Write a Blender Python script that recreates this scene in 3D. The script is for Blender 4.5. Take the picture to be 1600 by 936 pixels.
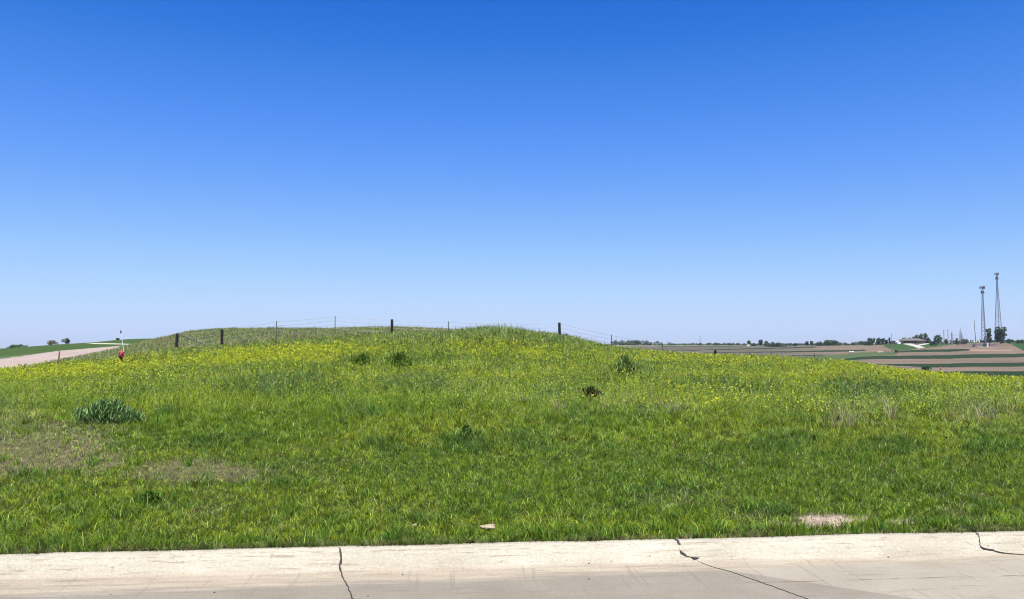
import bpy, bmesh, math, random
import numpy as np
from mathutils import Vector, Matrix

# ------------------------------------------------------------------ scene, camera, light
for o in list(bpy.data.objects): bpy.data.objects.remove(o)
sc = bpy.context.scene
col = sc.collection
F, CX, CY, HZ = 1244.0, 800.0, 468.0, 533.0      # focal length and centre in photo pixels
CAMZ = 1.6
PITCH = math.atan((HZ - CY) / F)
cam_d = bpy.data.cameras.new('camera'); cam = bpy.data.objects.new('camera', cam_d); col.objects.link(cam)
cam_d.sensor_width = 36; cam_d.lens = 36 * F / 1600
cam_d.clip_start = 0.1; cam_d.clip_end = 30000
cam.location = (0, 0, CAMZ); cam.rotation_euler = (math.radians(90) + PITCH, 0, 0)
sc.camera = cam
SUN_EL, SUN_AZ = math.radians(66), math.radians(168)   # azimuth clockwise from +Y (view direction)
w = bpy.data.worlds.new('World'); sc.world = w; w.use_nodes = True
nt = w.node_tree; nt.nodes.clear()
sky = nt.nodes.new('ShaderNodeTexSky'); sky.sky_type = 'NISHITA'; sky.sun_disc = False
sky.sun_elevation = SUN_EL; sky.sun_rotation = SUN_AZ
sky.altitude = 300; sky.air_density = 1.0; sky.dust_density = 0.35; sky.ozone_density = 3.0
EXPO = 1.2; K = 0.13 * 2 ** EXPO
pre = nt.nodes.new('ShaderNodeVectorMath'); pre.operation = 'SCALE'; pre.inputs['Scale'].default_value = K
post = nt.nodes.new('ShaderNodeVectorMath'); post.operation = 'SCALE'; post.inputs['Scale'].default_value = 1 / K
cur = nt.nodes.new('ShaderNodeRGBCurve'); cur.mapping.extend = 'EXTRAPOLATED'        # camera colour response of the sky
f_ = 2 ** EXPO
for ch, pts in enumerate((((0, 0), (.154, .017), (.2, .061), (.268, .127), (.376, .235), (.56, .39), (.852, .54), (1.4, .65)),
                          ((0, 0), (.2, .09), (.262, .156), (.338, .25), (.438, .352), (.58, .485), (.776, .64), (.91, .70), (1.4, .78)),
                          ((0, 0), (.4, .58), (.476, .68), (.578, .82), (.656, .93), (.77, .97), (.9, 1.0), (1.4, 1.05)))):
    c_ = cur.mapping.curves[ch]
    pts = [(x * f_, y) for x, y in pts]
    c_.points[0].location = pts[0]; c_.points[1].location = pts[-1]
    for p_ in pts[1:-1]: c_.points.new(*p_)
cur.mapping.use_clip = False; cur.mapping.update()
bg = nt.nodes.new('ShaderNodeBackground'); bg.inputs[1].default_value = 0.13
wo = nt.nodes.new('ShaderNodeOutputWorld')
nt.links.new(sky.outputs[0], pre.inputs[0]); nt.links.new(pre.outputs[0], cur.inputs['Color']); nt.links.new(cur.outputs[0], post.inputs[0])
nt.links.new(post.outputs[0], bg.inputs[0]); nt.links.new(bg.outputs[0], wo.inputs[0])
sd = bpy.data.lights.new('sun', 'SUN'); so = bpy.data.objects.new('sun', sd); col.objects.link(so)
sd.energy = 4.7; sd.angle = math.radians(0.5); sd.color = (1.0, 0.95, 0.87)
sdir = Vector((math.sin(SUN_AZ) * math.cos(SUN_EL), math.cos(SUN_AZ) * math.cos(SUN_EL), math.sin(SUN_EL)))
so.rotation_euler = sdir.to_track_quat('Z', 'Y').to_euler()
vs = sc.view_settings
vs.view_transform = 'Standard'; vs.look = 'None'; vs.gamma = 1; vs.use_curve_mapping = False; vs.exposure = EXPO
sc.render.engine = 'CYCLES'
try:
    sc.cycles.filter_width = 1.05; sc.cycles.max_bounces = 6; sc.cycles.transparent_max_bounces = 4; sc.cycles.volume_bounces = 0
except Exception: pass

rng = np.random.default_rng(7); random.seed(7)

# ------------------------------------------------------------------ helpers
def tag(o, label=None, cat=None, group=None, kind=None):
    if label: o['label'] = label
    if cat: o['category'] = cat
    if group: o['group'] = group
    if kind: o['kind'] = kind
    return o
def empty(name, loc, label, cat, group=None, rz=0):
    o = bpy.data.objects.new(name, None); col.objects.link(o)
    o.location = loc; o.rotation_euler = (0, 0, rz); o.empty_display_size = 0.3
    return tag(o, label, cat, group)
def link_mesh(name, me, m, parent=None, smooth=False):
    me.materials.append(m)
    o = bpy.data.objects.new(name, me); col.objects.link(o)
    if parent: o.parent = parent
    if smooth:
        me.polygons.foreach_set('use_smooth', np.ones(len(me.polygons), bool))
    return o
def np_mesh(name, co, faces_loops, loop_starts, colr=None):
    """co (N,3); flat loop vertex index array; start of each face"""
    me = bpy.data.meshes.new(name)
    me.vertices.add(len(co)); me.vertices.foreach_set('co', np.ascontiguousarray(co, dtype=np.float32).ravel())
    me.loops.add(len(faces_loops)); me.loops.foreach_set('vertex_index', faces_loops.astype(np.int32))
    me.polygons.add(len(loop_starts)); me.polygons.foreach_set('loop_start', loop_starts.astype(np.int32))
    me.update(calc_edges=True)
    if colr is not None:
        a = me.color_attributes.new('Col', 'FLOAT_COLOR', 'POINT')
        c4 = np.ones((len(co), 4), np.float32); c4[:, :3] = colr
        a.data.foreach_set('color', c4.ravel())
    return me
class MB:
    def __init__(s): s.bm = bmesh.new()
    def box(s, c, d, rz=0, rot=None):
        M = Matrix.Translation(c) @ (rot if rot is not None else Matrix.Rotation(rz, 4, 'Z')) @ Matrix.Diagonal((d[0], d[1], d[2], 1))
        bmesh.ops.create_cube(s.bm, size=1, matrix=M); return s
    def bar(s, a, b, t, t2=None):
        a = Vector(a); b = Vector(b); v = b - a
        q = v.to_track_quat('Z', 'Y').to_matrix().to_4x4()
        M = Matrix.Translation((a + b) / 2) @ q @ Matrix.Diagonal((t, t2 or t, v.length, 1))
        bmesh.ops.create_cube(s.bm, size=1, matrix=M); return s
    def tube(s, pts, rad, seg=6, caps=True):
        pts = [Vector(p) for p in pts]
        if not hasattr(rad, '__len__'): rad = [rad] * len(pts)
        rings = []
        for i, p in enumerate(pts):
            d = (pts[min(i + 1, len(pts) - 1)] - pts[max(i - 1, 0)]).normalized()
            up = Vector((0, 0, 1)) if abs(d.z) < 0.95 else Vector((1, 0, 0))
            x = d.cross(up).normalized(); y = d.cross(x).normalized()
            rings.append([s.bm.verts.new(p + (x * math.cos(2 * math.pi * k / seg) + y * math.sin(2 * math.pi * k / seg)) * rad[i]) for k in range(seg)])
        for r0, r1 in zip(rings, rings[1:]):
            for k in range(seg):
                s.bm.faces.new((r0[k], r0[(k + 1) % seg], r1[(k + 1) % seg], r1[k]))
        if caps:
            s.bm.faces.new(rings[0]); s.bm.faces.new(list(reversed(rings[-1])))
        return s
    def lathe(s, prof, c=(0, 0, 0), seg=16, axis='Z', caps=True):
        R = Matrix.Identity(4)
        if axis == 'X': R = Matrix.Rotation(math.radians(90), 4, 'Y')
        if axis == 'Y': R = Matrix.Rotation(math.radians(90), 4, 'X')
        T = Matrix.Translation(c) @ R
        rings = [[s.bm.verts.new(T @ Vector((r * math.cos(2 * math.pi * k / seg), r * math.sin(2 * math.pi * k / seg), z))) for k in range(seg)] for r, z in prof]
        for r0, r1 in zip(rings, rings[1:]):
            for k in range(seg):
                s.bm.faces.new((r0[k], r0[(k + 1) % seg], r1[(k + 1) % seg], r1[k]))
        if caps:
            s.bm.faces.new(list(reversed(rings[0]))); s.bm.faces.new(rings[-1])
        return s
    def poly(s, pts):
        s.bm.faces.new([s.bm.verts.new(p) for p in pts]); return s
    def build(s, name, m, parent=None, smooth=False, bevel=0):
        bmesh.ops.recalc_face_normals(s.bm, faces=s.bm.faces)
        if bevel: bmesh.ops.bevel(s.bm, geom=list(s.bm.edges), offset=bevel, segments=1, affect='EDGES')
        me = bpy.data.meshes.new(name); s.bm.to_mesh(me); s.bm.free()
        return link_mesh(name, me, m, parent, smooth)

def _hash(ix, iy, seed):
    h = (ix.astype(np.int64) * 374761393 + iy.astype(np.int64) * 668265263 + seed * 1274126177) & 0xffffffff
    h = ((h ^ (h >> 13)) * 1274126177) & 0xffffffff
    return ((h ^ (h >> 16)) & 0xffffff) / float(0xffffff)
def vnoise(x, y, seed=0):
    x = np.asarray(x, float); y = np.asarray(y, float)
    ix = np.floor(x); iy = np.floor(y); fx = x - ix; fy = y - iy
    fx = fx * fx * (3 - 2 * fx); fy = fy * fy * (3 - 2 * fy)
    a = _hash(ix, iy, seed); b = _hash(ix + 1, iy, seed); c = _hash(ix, iy + 1, seed); d = _hash(ix + 1, iy + 1, seed)
    return (a * (1 - fx) + b * fx) * (1 - fy) + (c * (1 - fx) + d * fx) * fy
def fbm(x, y, seed=0, octv=4):
    t = 0; a = 0.5; n = 0
    for i in range(octv):
        t = t + a * vnoise(np.asarray(x) * 2 ** i, np.asarray(y) * 2 ** i, seed + i * 17); n += a; a *= 0.5
    return t / n
def sstep(a, b, x):
    t = np.clip((np.asarray(x, float) - a) / (b - a), 0, 1); return t * t * (3 - 2 * t)
def inpoly(px, py, poly):
    px = np.asarray(px); py = np.asarray(py); r = np.zeros(px.shape, bool); n = len(poly)
    for i in range(n):
        x0, y0 = poly[i]; x1, y1 = poly[(i + 1) % n]
        if y0 == y1: continue
        c = ((y0 > py) != (y1 > py)) & (px < (x1 - x0) * (py - y0) / (y1 - y0) + x0)
        r ^= c
    return r

# ------------------------------------------------------------------ photo pixel <-> place
def Zat(py, Y): return CAMZ + Y * np.tan(PITCH + np.arctan((CY - py) / F))
def project(X, Y, Z):
    cp, sp = math.cos(PITCH), math.sin(PITCH)
    d = Y * cp + (Z - CAMZ) * sp; u = -Y * sp + (Z - CAMZ) * cp
    return CX + F * X / d, CY - F * u / d
def W(px, py, Y):
    Z = float(Zat(py, Y)); d = Y * math.cos(PITCH) + (Z - CAMZ) * math.sin(PITCH)
    return Vector(((px - CX) / F * d, Y, Z))

# ------------------------------------------------------------------ terrain heights (one table, surveyed per bearing)
UK = np.array([-3200, 0, 100, 190, 240, 280, 350, 450, 525, 612, 700, 752, 800, 870, 950, 1000, 1100, 1200, 1300, 1350, 1400, 1450, 1500, 1535, 1585, 1620, 4800.])
YK = np.array([15, 20, 25, 30, 40, 50, 60, 80, 100, 110, 150, 200, 250, 300, 400, 450, 600, 700, 800, 950, 1200, 1600, 2500, 6000.])
T = {
 0:   [622,603,593,588,580,577,578,567,559,556,550,547,545,545.5,548,548,548,548,548,548,547,547,546,545],
 100: [621,601,590,583,573,566,565,557,551,549,544,540.5,537.5,537.5,540,541,542,543,543,543,543,543,542,542],
 190: [620,600,587,579,567,559,557,549,545,544,540,537,534.5,532.5,530,530.5,533,535,536,537,538,538,539,539],
 240: [620,599,586,576,560,549,546,536,533,534,536,535,533,531,528.5,529,531,534,536,537,538,538,539,539],
 280: [620,599,585,573,555,544,542,526,522,522,530,533,533,532,529,529,531,534,536,537,538,538,539,539],
 350: [619,598,584,571,550,538,534,516,514,515,525,533,536,536,536,536,536,536,537,538,538,538,538,538],
 450: [619,598,583,568,546,533,526,514,515,517,527,534,538,538,538,538,538,538,538,538,538,538,538,538],
 525: [619,597,582,567,543,528,521,514,515,517,527,534,538,538,538,538,538,538,538,538,538,538,538,538],
 612: [618,596,582,567,541,520,518,510,513,515,527,534,538,538,538,538,538,538,538,538,538,538,538,538],
 700: [618,596,582,567,541,522,518,514,517,519,529,534,538,538,538,538,538,538,538,538,538,538,538,538],
 752: [618,596,582,567,538,509,513,517,520,522,531,535,538,538,538,538,538,538,538,538,538,538,538,538],
 800: [618,596,582,568,541,514,515,518,522,524,532,536,538,538,538,538,538,538,538,538,538,538,538,538],
 870: [618,596,583,569,547,523,519,523,527,530,537,540,542,542,541,541,540,540,540,540,539,538,538,538],
 950: [618,597,584,571,553,541,539,543,550,553,562,566,563,559,553,551,547,545,543,541,539,538,537.5,537],
 1000:[618,597,584,572,557,547,543,548,557,560,568,569,565,561,554,552,548,546,544,541.5,539.5,538.5,537.5,537],
 1100:[618,597,585,573,562,554,553,560,568,570,574,572,567,563,556,554,549,547,545,542,540,538.5,537.5,537],
 1200:[619,598,586,576,565,558,559,568,576,578,579,575,570,565,558,556,551,549,546,543,540,538.5,537.5,537],
 1300:[619,598,587,579,569,562,564,577,583,584,583,578,572,567,560,558,551,546,543,540,540,538.5,537.5,537],
 1350:[620,599,588,581,572,566,570,582,586,587,585,580,574,568,561.5,559,551,545,541,539.5,539,538.5,537.5,537],
 1400:[620,600,590,583,576,573,580,588,590,590,586,581,575,570,562,560,550,541.5,536.2,538,539,538.5,537.5,537],
 1450:[621,601,591,586,580,580,588,594,593,592,587,582,576,571,563,560,550,541.5,535.6,537,538,538.5,537.5,537],
 1500:[621,602,592,587,583,586,594,599,595,594,589,583,577,572,564,560,551,546,540.5,534.5,535.5,536.5,537.5,537],
 1535:[622,602,593,588,585,589,597,601,596,594,589,583,577,572,564,560,551,546.5,541,534,534.5,536,537.5,537],
 1585:[622,602,593,589,588,592,599,603,596,594,589,583,577,572,564,560,551,546,540,535,535,536,537,537],
 1620:[622,602,593,589,589,593,600,604,597,595,589,583,577,572,563,559,550,545,538,533,533,535,537,537],
}
T[-3200] = T[0]; T[4800] = T[1620]
TAB = np.array([T[int(u)] for u in UK], float)
TAB[UK > 1440, 2:6] += 2; TAB[(UK > 1340) & (UK < 1440), 2:6] += 1
DU = np.arange(-3200, 4801, 8.0); DL = np.arange(math.log(15), math.log(6000) + .001, 0.012)
TB = np.array([np.interp(DL, np.log(YK), r) for r in TAB])
TB = np.array([np.interp(DU, UK, TB[:, j]) for j in range(TB.shape[1])])      # (L,U)
def blur(a, n, ax):
    k = np.hanning(2 * n + 3)[1:-1]; k /= k.sum()
    p = [(0, 0), (0, 0)]; p[ax] = (n, n); b = np.pad(a, p, mode='edge')
    return np.apply_along_axis(lambda r: np.convolve(r, k, 'valid'), ax, b)
TB = blur(blur(TB, 4, 1), 7, 0)
TZ = CAMZ + np.exp(DL)[:, None] * np.tan(PITCH + np.arctan((CY - TB) / F))     # heights of the plant tops
KA, KB = 5.92, 0.0895                                   # back of the kerb: Y = KA + KB X
def kerbY(X): return KA + KB * np.asarray(X, float)
def veg_h(u, Y):
    """mean height of the plants above the soil"""
    h = 0.05 + 0.30 * sstep(11, 18, Y) + 0.10 * sstep(24, 40, Y)
    h = h - 0.12 * sstep(56, 62, Y) * (1 - sstep(900, 1000, u))
    h = np.where(Y > 85, h * (1 - sstep(85, 100, Y)), h)
    return h
def ztop(X, Y):
    X = np.asarray(X, float); Y = np.asarray(Y, float)
    u = np.clip(CX + F * X / np.maximum(Y, 0.1), -3199, 4799)
    L = np.log(np.clip(Y, 15.0001, 5990)); i = (L - DL[0]) / 0.012; j = (u + 3200) / 8
    i0 = np.clip(np.floor(i).astype(int), 0, len(DL) - 2); j0 = np.clip(np.floor(j).astype(int), 0, len(DU) - 2)
    fi = np.clip(i - i0, 0, 1); fj = np.clip(j - j0, 0, 1)
    return (TZ[i0, j0] * (1 - fj) + TZ[i0, j0 + 1] * fj) * (1 - fi) + (TZ[i0 + 1, j0] * (1 - fj) + TZ[i0 + 1, j0 + 1] * fj) * fi
def ground(X, Y):
    X = np.asarray(X, float); Y = np.asarray(Y, float)
    u = CX + F * X / np.maximum(Y, 0.1)
    far = ztop(X, np.maximum(Y, 15)) - veg_h(u, np.maximum(Y, 15.))
    near = 0.105 + 0.02 * (Y - kerbY(X)) + 0 * X
    t = sstep(7, 16, Y)
    z = near * (1 - t) + far * t
    bump = (fbm(X * .35, Y * .35, 3) - .5) * 0.16 * sstep(6.5, 14, Y) + (fbm(X * 2.2, Y * 2.2, 5) - .5) * 0.05 * sstep(5.6, 7, Y)
    bump = bump + (fbm(X * .11, Y * .11, 9) - .5) * 0.5 * sstep(30, 60, Y) * (1 - sstep(90, 140, Y))
    return z + bump * (1 - sstep(100, 200, Y))
def G(px, Y, dz=0.0):
    X = (px - CX) / F * Y; z = float(ground(X, Y))
    d = Y * math.cos(PITCH) + (z - CAMZ) * math.sin(PITCH); X = (px - CX) / F * d
    return Vector((X, Y, float(ground(X, Y)) + dz))
def S(px_len, Y): return px_len * Y / F              # photo pixels -> metres at distance Y
def ray_ground(px, py, kv=0.):
    Ys = np.geomspace(5.2, 90, 900); Z = Zat(py, Ys); d = Ys * math.cos(PITCH) + (Z - CAMZ) * math.sin(PITCH)
    X = (px - CX) / F * d; k = np.where(ground(X, Ys) + kv * veg_h(np.full(len(Ys), float(px)), Ys) * (Ys > 11) >= Z)[0]
    k = k[0] if len(k) else len(Ys) - 1
    return X[k], Ys[k]

# ------------------------------------------------------------------ materials
def nodes(name):
    m = bpy.data.materials.new(name); m.use_nodes = True
    n = m.node_tree.nodes; b = n['Principled BSDF']; return m, m.node_tree, b
def plain(name, c, rough=.6, metal=0, var=.15, scale=8., bump=0):
    m, t, b = nodes(name); n = t.nodes; l = t.links
    tc = n.new('ShaderNodeTexCoord'); no = n.new('ShaderNodeTexNoise'); no.inputs['Scale'].default_value = scale; no.inputs['Detail'].default_value = 5
    l.new(tc.outputs['Object'], no.inputs['Vector'])
    mx = n.new('ShaderNodeMix'); mx.data_type = 'RGBA'
    mx.inputs['A'].default_value = (*[v * (1 - var) for v in c], 1); mx.inputs['B'].default_value = (*[min(1, v * (1 + var)) for v in c], 1)
    l.new(no.outputs['Fac'], mx.inputs['Factor']); l.new(mx.outputs['Result'], b.inputs['Base Color'])
    b.inputs['Roughness'].default_value = rough; b.inputs['Metallic'].default_value = metal
    if bump:
        bp = n.new('ShaderNodeBump'); bp.inputs['Strength'].default_value = bump; bp.inputs['Distance'].default_value = .02
        l.new(no.outputs['Fac'], bp.inputs['Height']); l.new(bp.outputs[0], b.inputs['Normal'])
    return m
def leafmat(name, trans=.35, rough=.55, attr=True, c=(.05, .09, .03), spec=.3):
    m, t, b = nodes(name); n = t.nodes; l = t.links
    if attr:
        a = n.new('ShaderNodeAttribute'); a.attribute_name = 'Col'; src = a.outputs['Color']
    else:
        tc = n.new('ShaderNodeTexCoord'); no = n.new('ShaderNodeTexNoise'); no.inputs['Scale'].default_value = .8; no.inputs['Detail'].default_value = 6
        l.new(tc.outputs['Object'], no.inputs['Vector'])
        cr = n.new('ShaderNodeValToRGB'); cr.color_ramp.elements[0].position = .3; cr.color_ramp.elements[1].position = .7
        cr.color_ramp.elements[0].color = (*[v * .6 for v in c], 1); cr.color_ramp.elements[1].color = (*[v * 1.5 for v in c], 1)
        l.new(no.outputs['Fac'], cr.inputs[0]); src = cr.outputs[0]
    l.new(src, b.inputs['Base Color']); b.inputs['Roughness'].default_value = rough; b.inputs['Specular IOR Level'].default_value = spec
    tr = n.new('ShaderNodeBsdfTranslucent'); l.new(src, tr.inputs[0])
    ms = n.new('ShaderNodeMixShader'); ms.inputs[0].default_value = trans
    l.new(b.outputs[0], ms.inputs[1]); l.new(tr.outputs[0], ms.inputs[2]); l.new(ms.outputs[0], n['Material Output'].inputs[0])
    return m
M_blade = leafmat('grass_blade', .40, .75, spec=.05)
M_flower = leafmat('petals', .3, .7, spec=.1)
M_leaf = leafmat('leaves', .3)
M_crown = leafmat('tree_leaves', .25, .6)
M_bark = plain('bark', (.12, .09, .065), .9, scale=12, var=.4, bump=.6)
M_post = plain('creosoted_timber', (.004, .0035, .003), .95, var=.5, scale=25, bump=.5)
M_steelpost = plain('green_steel_post', (.05, .075, .05), .6, var=.3)
M_wire = plain('galvanised_wire', (.22, .22, .23), .5, .5)
M_red = plain('red_hydrant_paint', (.26, .018, .03), .45, var=.2, scale=14)
M_white = plain('white_paint', (.55, .55, .53), .5, var=.08)
M_black = plain('black_plastic', (.02, .02, .025), .5)
M_steel = plain('galvanised_steel', (.13, .15, .18), .55, .3, var=.2)
M_antenna = plain('antenna_panel', (.07, .08, .10), .5)
M_poleW = plain('weathered_pole', (.13, .11, .095), .9, var=.3)
M_roof = plain('roof_shingle', (.085, .078, .075), .9, var=.2, scale=3)
M_brick = plain('tan_brick', (.30, .22, .16), .9, var=.2)
M_dark = plain('dark_glass', (.012, .014, .02), .2)
M_soil = plain('bare_soil', (.19, .135, .10), .95, var=.25, bump=.5)
M_brown = plain('rust_brown', (.16, .08, .055), .8, var=.3)
M_orange = plain('orange_plastic', (.30, .13, .03), .6)
M_stone = plain('pale_stone', (.27, .22, .155), .9, var=.4, scale=18, bump=.6)
M_chalk = plain('concrete_pad', (.36, .35, .32), .9, var=.1)

def ground_material():
    m, t, b = nodes('land'); n = t.nodes; l = t.links
    a = n.new('ShaderNodeAttribute'); a.attribute_name = 'Col'
    tc = n.new('ShaderNodeTexCoord')
    no = n.new('ShaderNodeTexNoise'); no.inputs['Scale'].default_value = 14; no.inputs['Detail'].default_value = 8; no.inputs['Roughness'].default_value = .7
    n2 = n.new('ShaderNodeTexNoise'); n2.inputs['Scale'].default_value = .12; n2.inputs['Detail'].default_value = 9; n2.inputs['Roughness'].default_value = .7
    l.new(tc.outputs['Object'], no.inputs['Vector']); l.new(tc.outputs['Object'], n2.inputs['Vector'])
    def rng_(src, lo, hi):
        r = n.new('ShaderNodeMapRange'); r.inputs['From Min'].default_value = .3; r.inputs['From Max'].default_value = .7
        r.inputs['To Min'].default_value = lo; r.inputs['To Max'].default_value = hi; l.new(src, r.inputs['Value']); return r.outputs[0]
    mu = n.new('ShaderNodeMath'); mu.operation = 'MULTIPLY'; l.new(rng_(no.outputs['Fac'], .6, 1.4), mu.inputs[0]); l.new(rng_(n2.outputs['Fac'], .84, 1.16), mu.inputs[1])
    vm = n.new('ShaderNodeVectorMath'); vm.operation = 'SCALE'; l.new(a.outputs['Color'], vm.inputs[0]); l.new(mu.outputs[0], vm.inputs['Scale'])
    l.new(vm.outputs[0], b.inputs['Base Color']); b.inputs['Roughness'].default_value = 1; b.inputs['Specular IOR Level'].default_value = .1
    bp = n.new('ShaderNodeBump'); bp.inputs['Strength'].default_value = .7; bp.inputs['Distance'].default_value = .04
    l.new(no.outputs['Fac'], bp.inputs['Height']); l.new(bp.outputs[0], b.inputs['Normal'])
    return m
M_land = ground_material()

# ------------------------------------------------------------------ ground sheet
GREEN = (.050, .115, .035); DGREEN = (.012, .026, .008); SOIL = (.112, .085, .060); GREY = (.13, .125, .095); GRAVEL = (.24, .195, .168)
LAWN = (.028, .055, .014); PALE = (.33, .32, .24); TAN = (.20, .165, .11)
def landcover(px, py, X, Y):
    n = px.size; c = np.zeros((n, 3)); c[:] = (.028, .042, .010)           # meadow soil with thatch, dark green painted in as shade between blades
    wob = (fbm(px * .06, py * .0 + 3, 21) - .5) * 1.2; qy = py + wob
    far = Y > 115
    R = far & (px > 900)
    c[R] = SOIL
    # far plain beyond the farms
    c[R & (Y > 1150)] = (.045, .06, .028)
    # left-hand part of the valley fields greyer
    gmix = (1 - sstep(1180, 1330, px))[:, None]
    soil2 = np.array(SOIL) * (1 - gmix) + np.array((.076, .068, .047)) * gmix
    c[R & (Y <= 1150)] = soil2[R & (Y <= 1150)]
    def strip(pts_top, pts_bot, colr, cond=R):
        t = np.interp(px, *zip(*pts_top)); b_ = np.interp(px, *zip(*pts_bot))
        k = cond & (px > pts_top[0][0]) & (px < pts_top[-1][0]) & (qy > t) & (qy < b_); c[k] = colr
    rowv = (.80 + .4 * vnoise(px * .012, qy * 1.9, 77))[:, None] * np.ones((1, 3)); c[R] *= rowv[R]; c[R] *= (.86 + .28 * fbm(X * .012, Y * .012, 78))[R][:, None]
    # far left strips
    strip([(900, 538.8), (1165, 538.8)], [(900, 541.2), (1165, 540)], (.10, .105, .06))
    strip([(1030, 541.4), (1165, 540.2)], [(1030, 542.2), (1165, 541.2)], DGREEN)
    strip([(960, 547), (1090, 546.6), (1275, 541.2)], [(960, 547.8), (1090, 547.8), (1275, 543)], DGREEN)
    strip([(1100, 551), (1300, 547.2), (1353, 546.2)], [(1100, 552), (1300, 549.6), (1353, 548.2)], DGREEN)
    strip([(1180, 556.5), (1290, 554)], [(1180, 557.5), (1290, 555.3)], DGREEN)
    c[R & (qy > 557) & (px < 1340)] = (.058, .08, .03)
    # lower grass, then the long green strips on the right
    k = R & inpoly(px, qy, [(1240, 558), (1290, 555), (1345, 550.5), (1400, 549.5), (1400, 555), (1350, 557), (1320, 562), (1300, 600), (1240, 600)]); c[k] = (.05, .072, .026)
    strip([(1320, 560), (1350, 557), (1500, 554.2), (1640, 552)], [(1320, 563), (1350, 561.5), (1500, 560), (1640, 557.5)], DGREEN)
    strip([(1365, 568.8), (1450, 568.2), (1640, 566)], [(1365, 570), (1450, 574), (1640, 572.5)], DGREEN)
    strip([(1440, 574), (1456, 574)], [(1440, 582), (1456, 580)], DGREEN)
    strip([(1460, 580.5), (1640, 580)], [(1460, 600), (1640, 586)], DGREEN)
    strip([(1398, 549), (1440, 546.2), (1500, 545), (1524, 546.5)], [(1398, 551), (1440, 550), (1500, 549), (1524, 547.2)], DGREEN)
    strip([(1515, 546.3), (1580, 546.8)], [(1515, 548.6), (1580, 548.4)], (.21, .13, .09))
    # farm lawn and ground behind the brown knoll
    k = R & inpoly(px, py, [(1376, 539), (1380, 533), (1450, 533), (1500, 533), (1560, 530), (1560, 534.6), (1500, 536.8), (1462, 542), (1425, 546.3), (1400, 548.5), (1385, 543)]); c[k] = LAWN
    c[R & (px > 1300) & (px < 1378) & (qy < 540.5)] = (.10, .10, .05)
    k = R & (px > 1555) & inpoly(px, py, [(1555, 528), (1900, 528), (1900, 560), (1640, 556), (1600, 548.5), (1587, 542), (1580, 537), (1555, 534.8)]); c[k] = (.018, .050, .010)
    # driveway
    for P in ([(1412, 535.5), (1422, 536), (1437, 540.3), (1446, 543.6), (1435, 544.3), (1427, 541), (1411, 537.2)], [(1430, 540), (1440, 537.5), (1460, 534.5), (1461, 535.8), (1440, 539.3), (1434, 541)]):
        c[R & inpoly(px, py, P)] = (.30, .29, .26)
    # left side: gravel lane, crop field, bank
    Lf = (Y > 58) & (px < 300)
    c[Lf] = (.13, .125, .07)
    fld = Lf & (py < np.interp(px, [-3000, 0, 60, 110, 150, 185, 230, 300], [640, 563.5, 556, 549.5, 546, 544, 535, 522]))
    c[fld] = (.034, .06, .013)
    c[fld & (py > np.interp(px, [-3000, 0, 100, 185, 240], [600, 558, 547.5, 541, 532]) - .4)] = (.055, .085, .03)
    k = (Y > 55) & inpoly(px, py, [(-1400, 640), (-1400, 900), (0, 581), (40, 574.5), (75, 567), (110, 558.5), (150, 549.5), (187, 542.6), (187, 540.6), (130, 545), (90, 548.5), (0, 561), (-1400, 640)][::-1]); c[k] = GRAVEL
    c[Lf & inpoly(px, py, [(136, 536.3), (150, 535.8), (200, 537.2), (203, 538.4), (150, 537.4)])] = PALE
    # dry bank beyond the fence
    k = (Y > 60) & (Y < 130) & (px > 270) & (px < 960); c[k] = (.13, .13, .07)
    # worn and bare places in the near lawn
    def patch(cx, cy, rx, ry, colr, a=1):
        d = ((px - cx) / rx) ** 2 + ((py - cy) / ry) ** 2 + (fbm(X * 3.5, Y * 2.5, 61, 5) - .5) * 2.6
        t = (a * (1 - sstep(.5, 1.1, d)) * (Y < 25))[:, None]; c[:] = c * (1 - t) + np.array(colr) * t
    patch(1290, 815, 85, 12, (.27, .21, .165), .95); patch(1405, 816, 34, 8, (.25, .20, .155), .8); patch(60, 700, 140, 50, (.10, .085, .05), .8)
    patch(300, 735, 110, 20, (.10, .085, .05), .7); patch(20, 655, 80, 25, (.10, .085, .05), .7)
    edge = (Y - kerbY(X) < .05 + .12 * fbm(X * 4, Y * 4, 8)) & (Y < 9); c[edge] = (.13, .10, .07)
    return c
rows = np.concatenate([np.geomspace(5.92, 16, 60), np.geomspace(16.2, 120, 150), np.geomspace(121.5, 1300, 250), np.geomspace(1330, 5800, 24)])
cols = np.concatenate([np.arange(-3200, -200, 60), np.arange(-200, 900, 5), np.arange(900, 1700, 3), np.arange(1700, 1800, 10), np.arange(1800, 4801, 60)])
UU, YY = np.meshgrid(cols, rows)
du = UU - CX; kk = 1 - .55 * sstep(20, 200, YY); UU = CX + np.sign(du) * np.where(np.abs(du) > 900, 900 + (np.abs(du) - 900) * kk, np.abs(du))
XX = (UU - CX) / F * YY
YY = YY + (kerbY(XX) - KA) * (1 - sstep(5.95, 16, YY))
ZZ = ground(XX, YY)
first = np.zeros_like(ZZ); first[0] = 1; ZZ = np.where(first > 0, .09, ZZ)
co = np.stack([XX, YY, ZZ], -1).reshape(-1, 3)
nr, nc = XX.shape; idx = np.arange(nr * nc).reshape(nr, nc)
quads = np.stack([idx[:-1, :-1], idx[:-1, 1:], idx[1:, 1:], idx[1:, :-1]], -1).reshape(-1)
PX, PY = project(co[:, 0], co[:, 1], co[:, 2])
cc = landcover(PX, PY, co[:, 0], co[:, 1])
me = np_mesh('ground', co, quads, np.arange(0, len(quads), 4), cc)
tag(link_mesh('ground', me, M_land, smooth=True), kind='structure')

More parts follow.
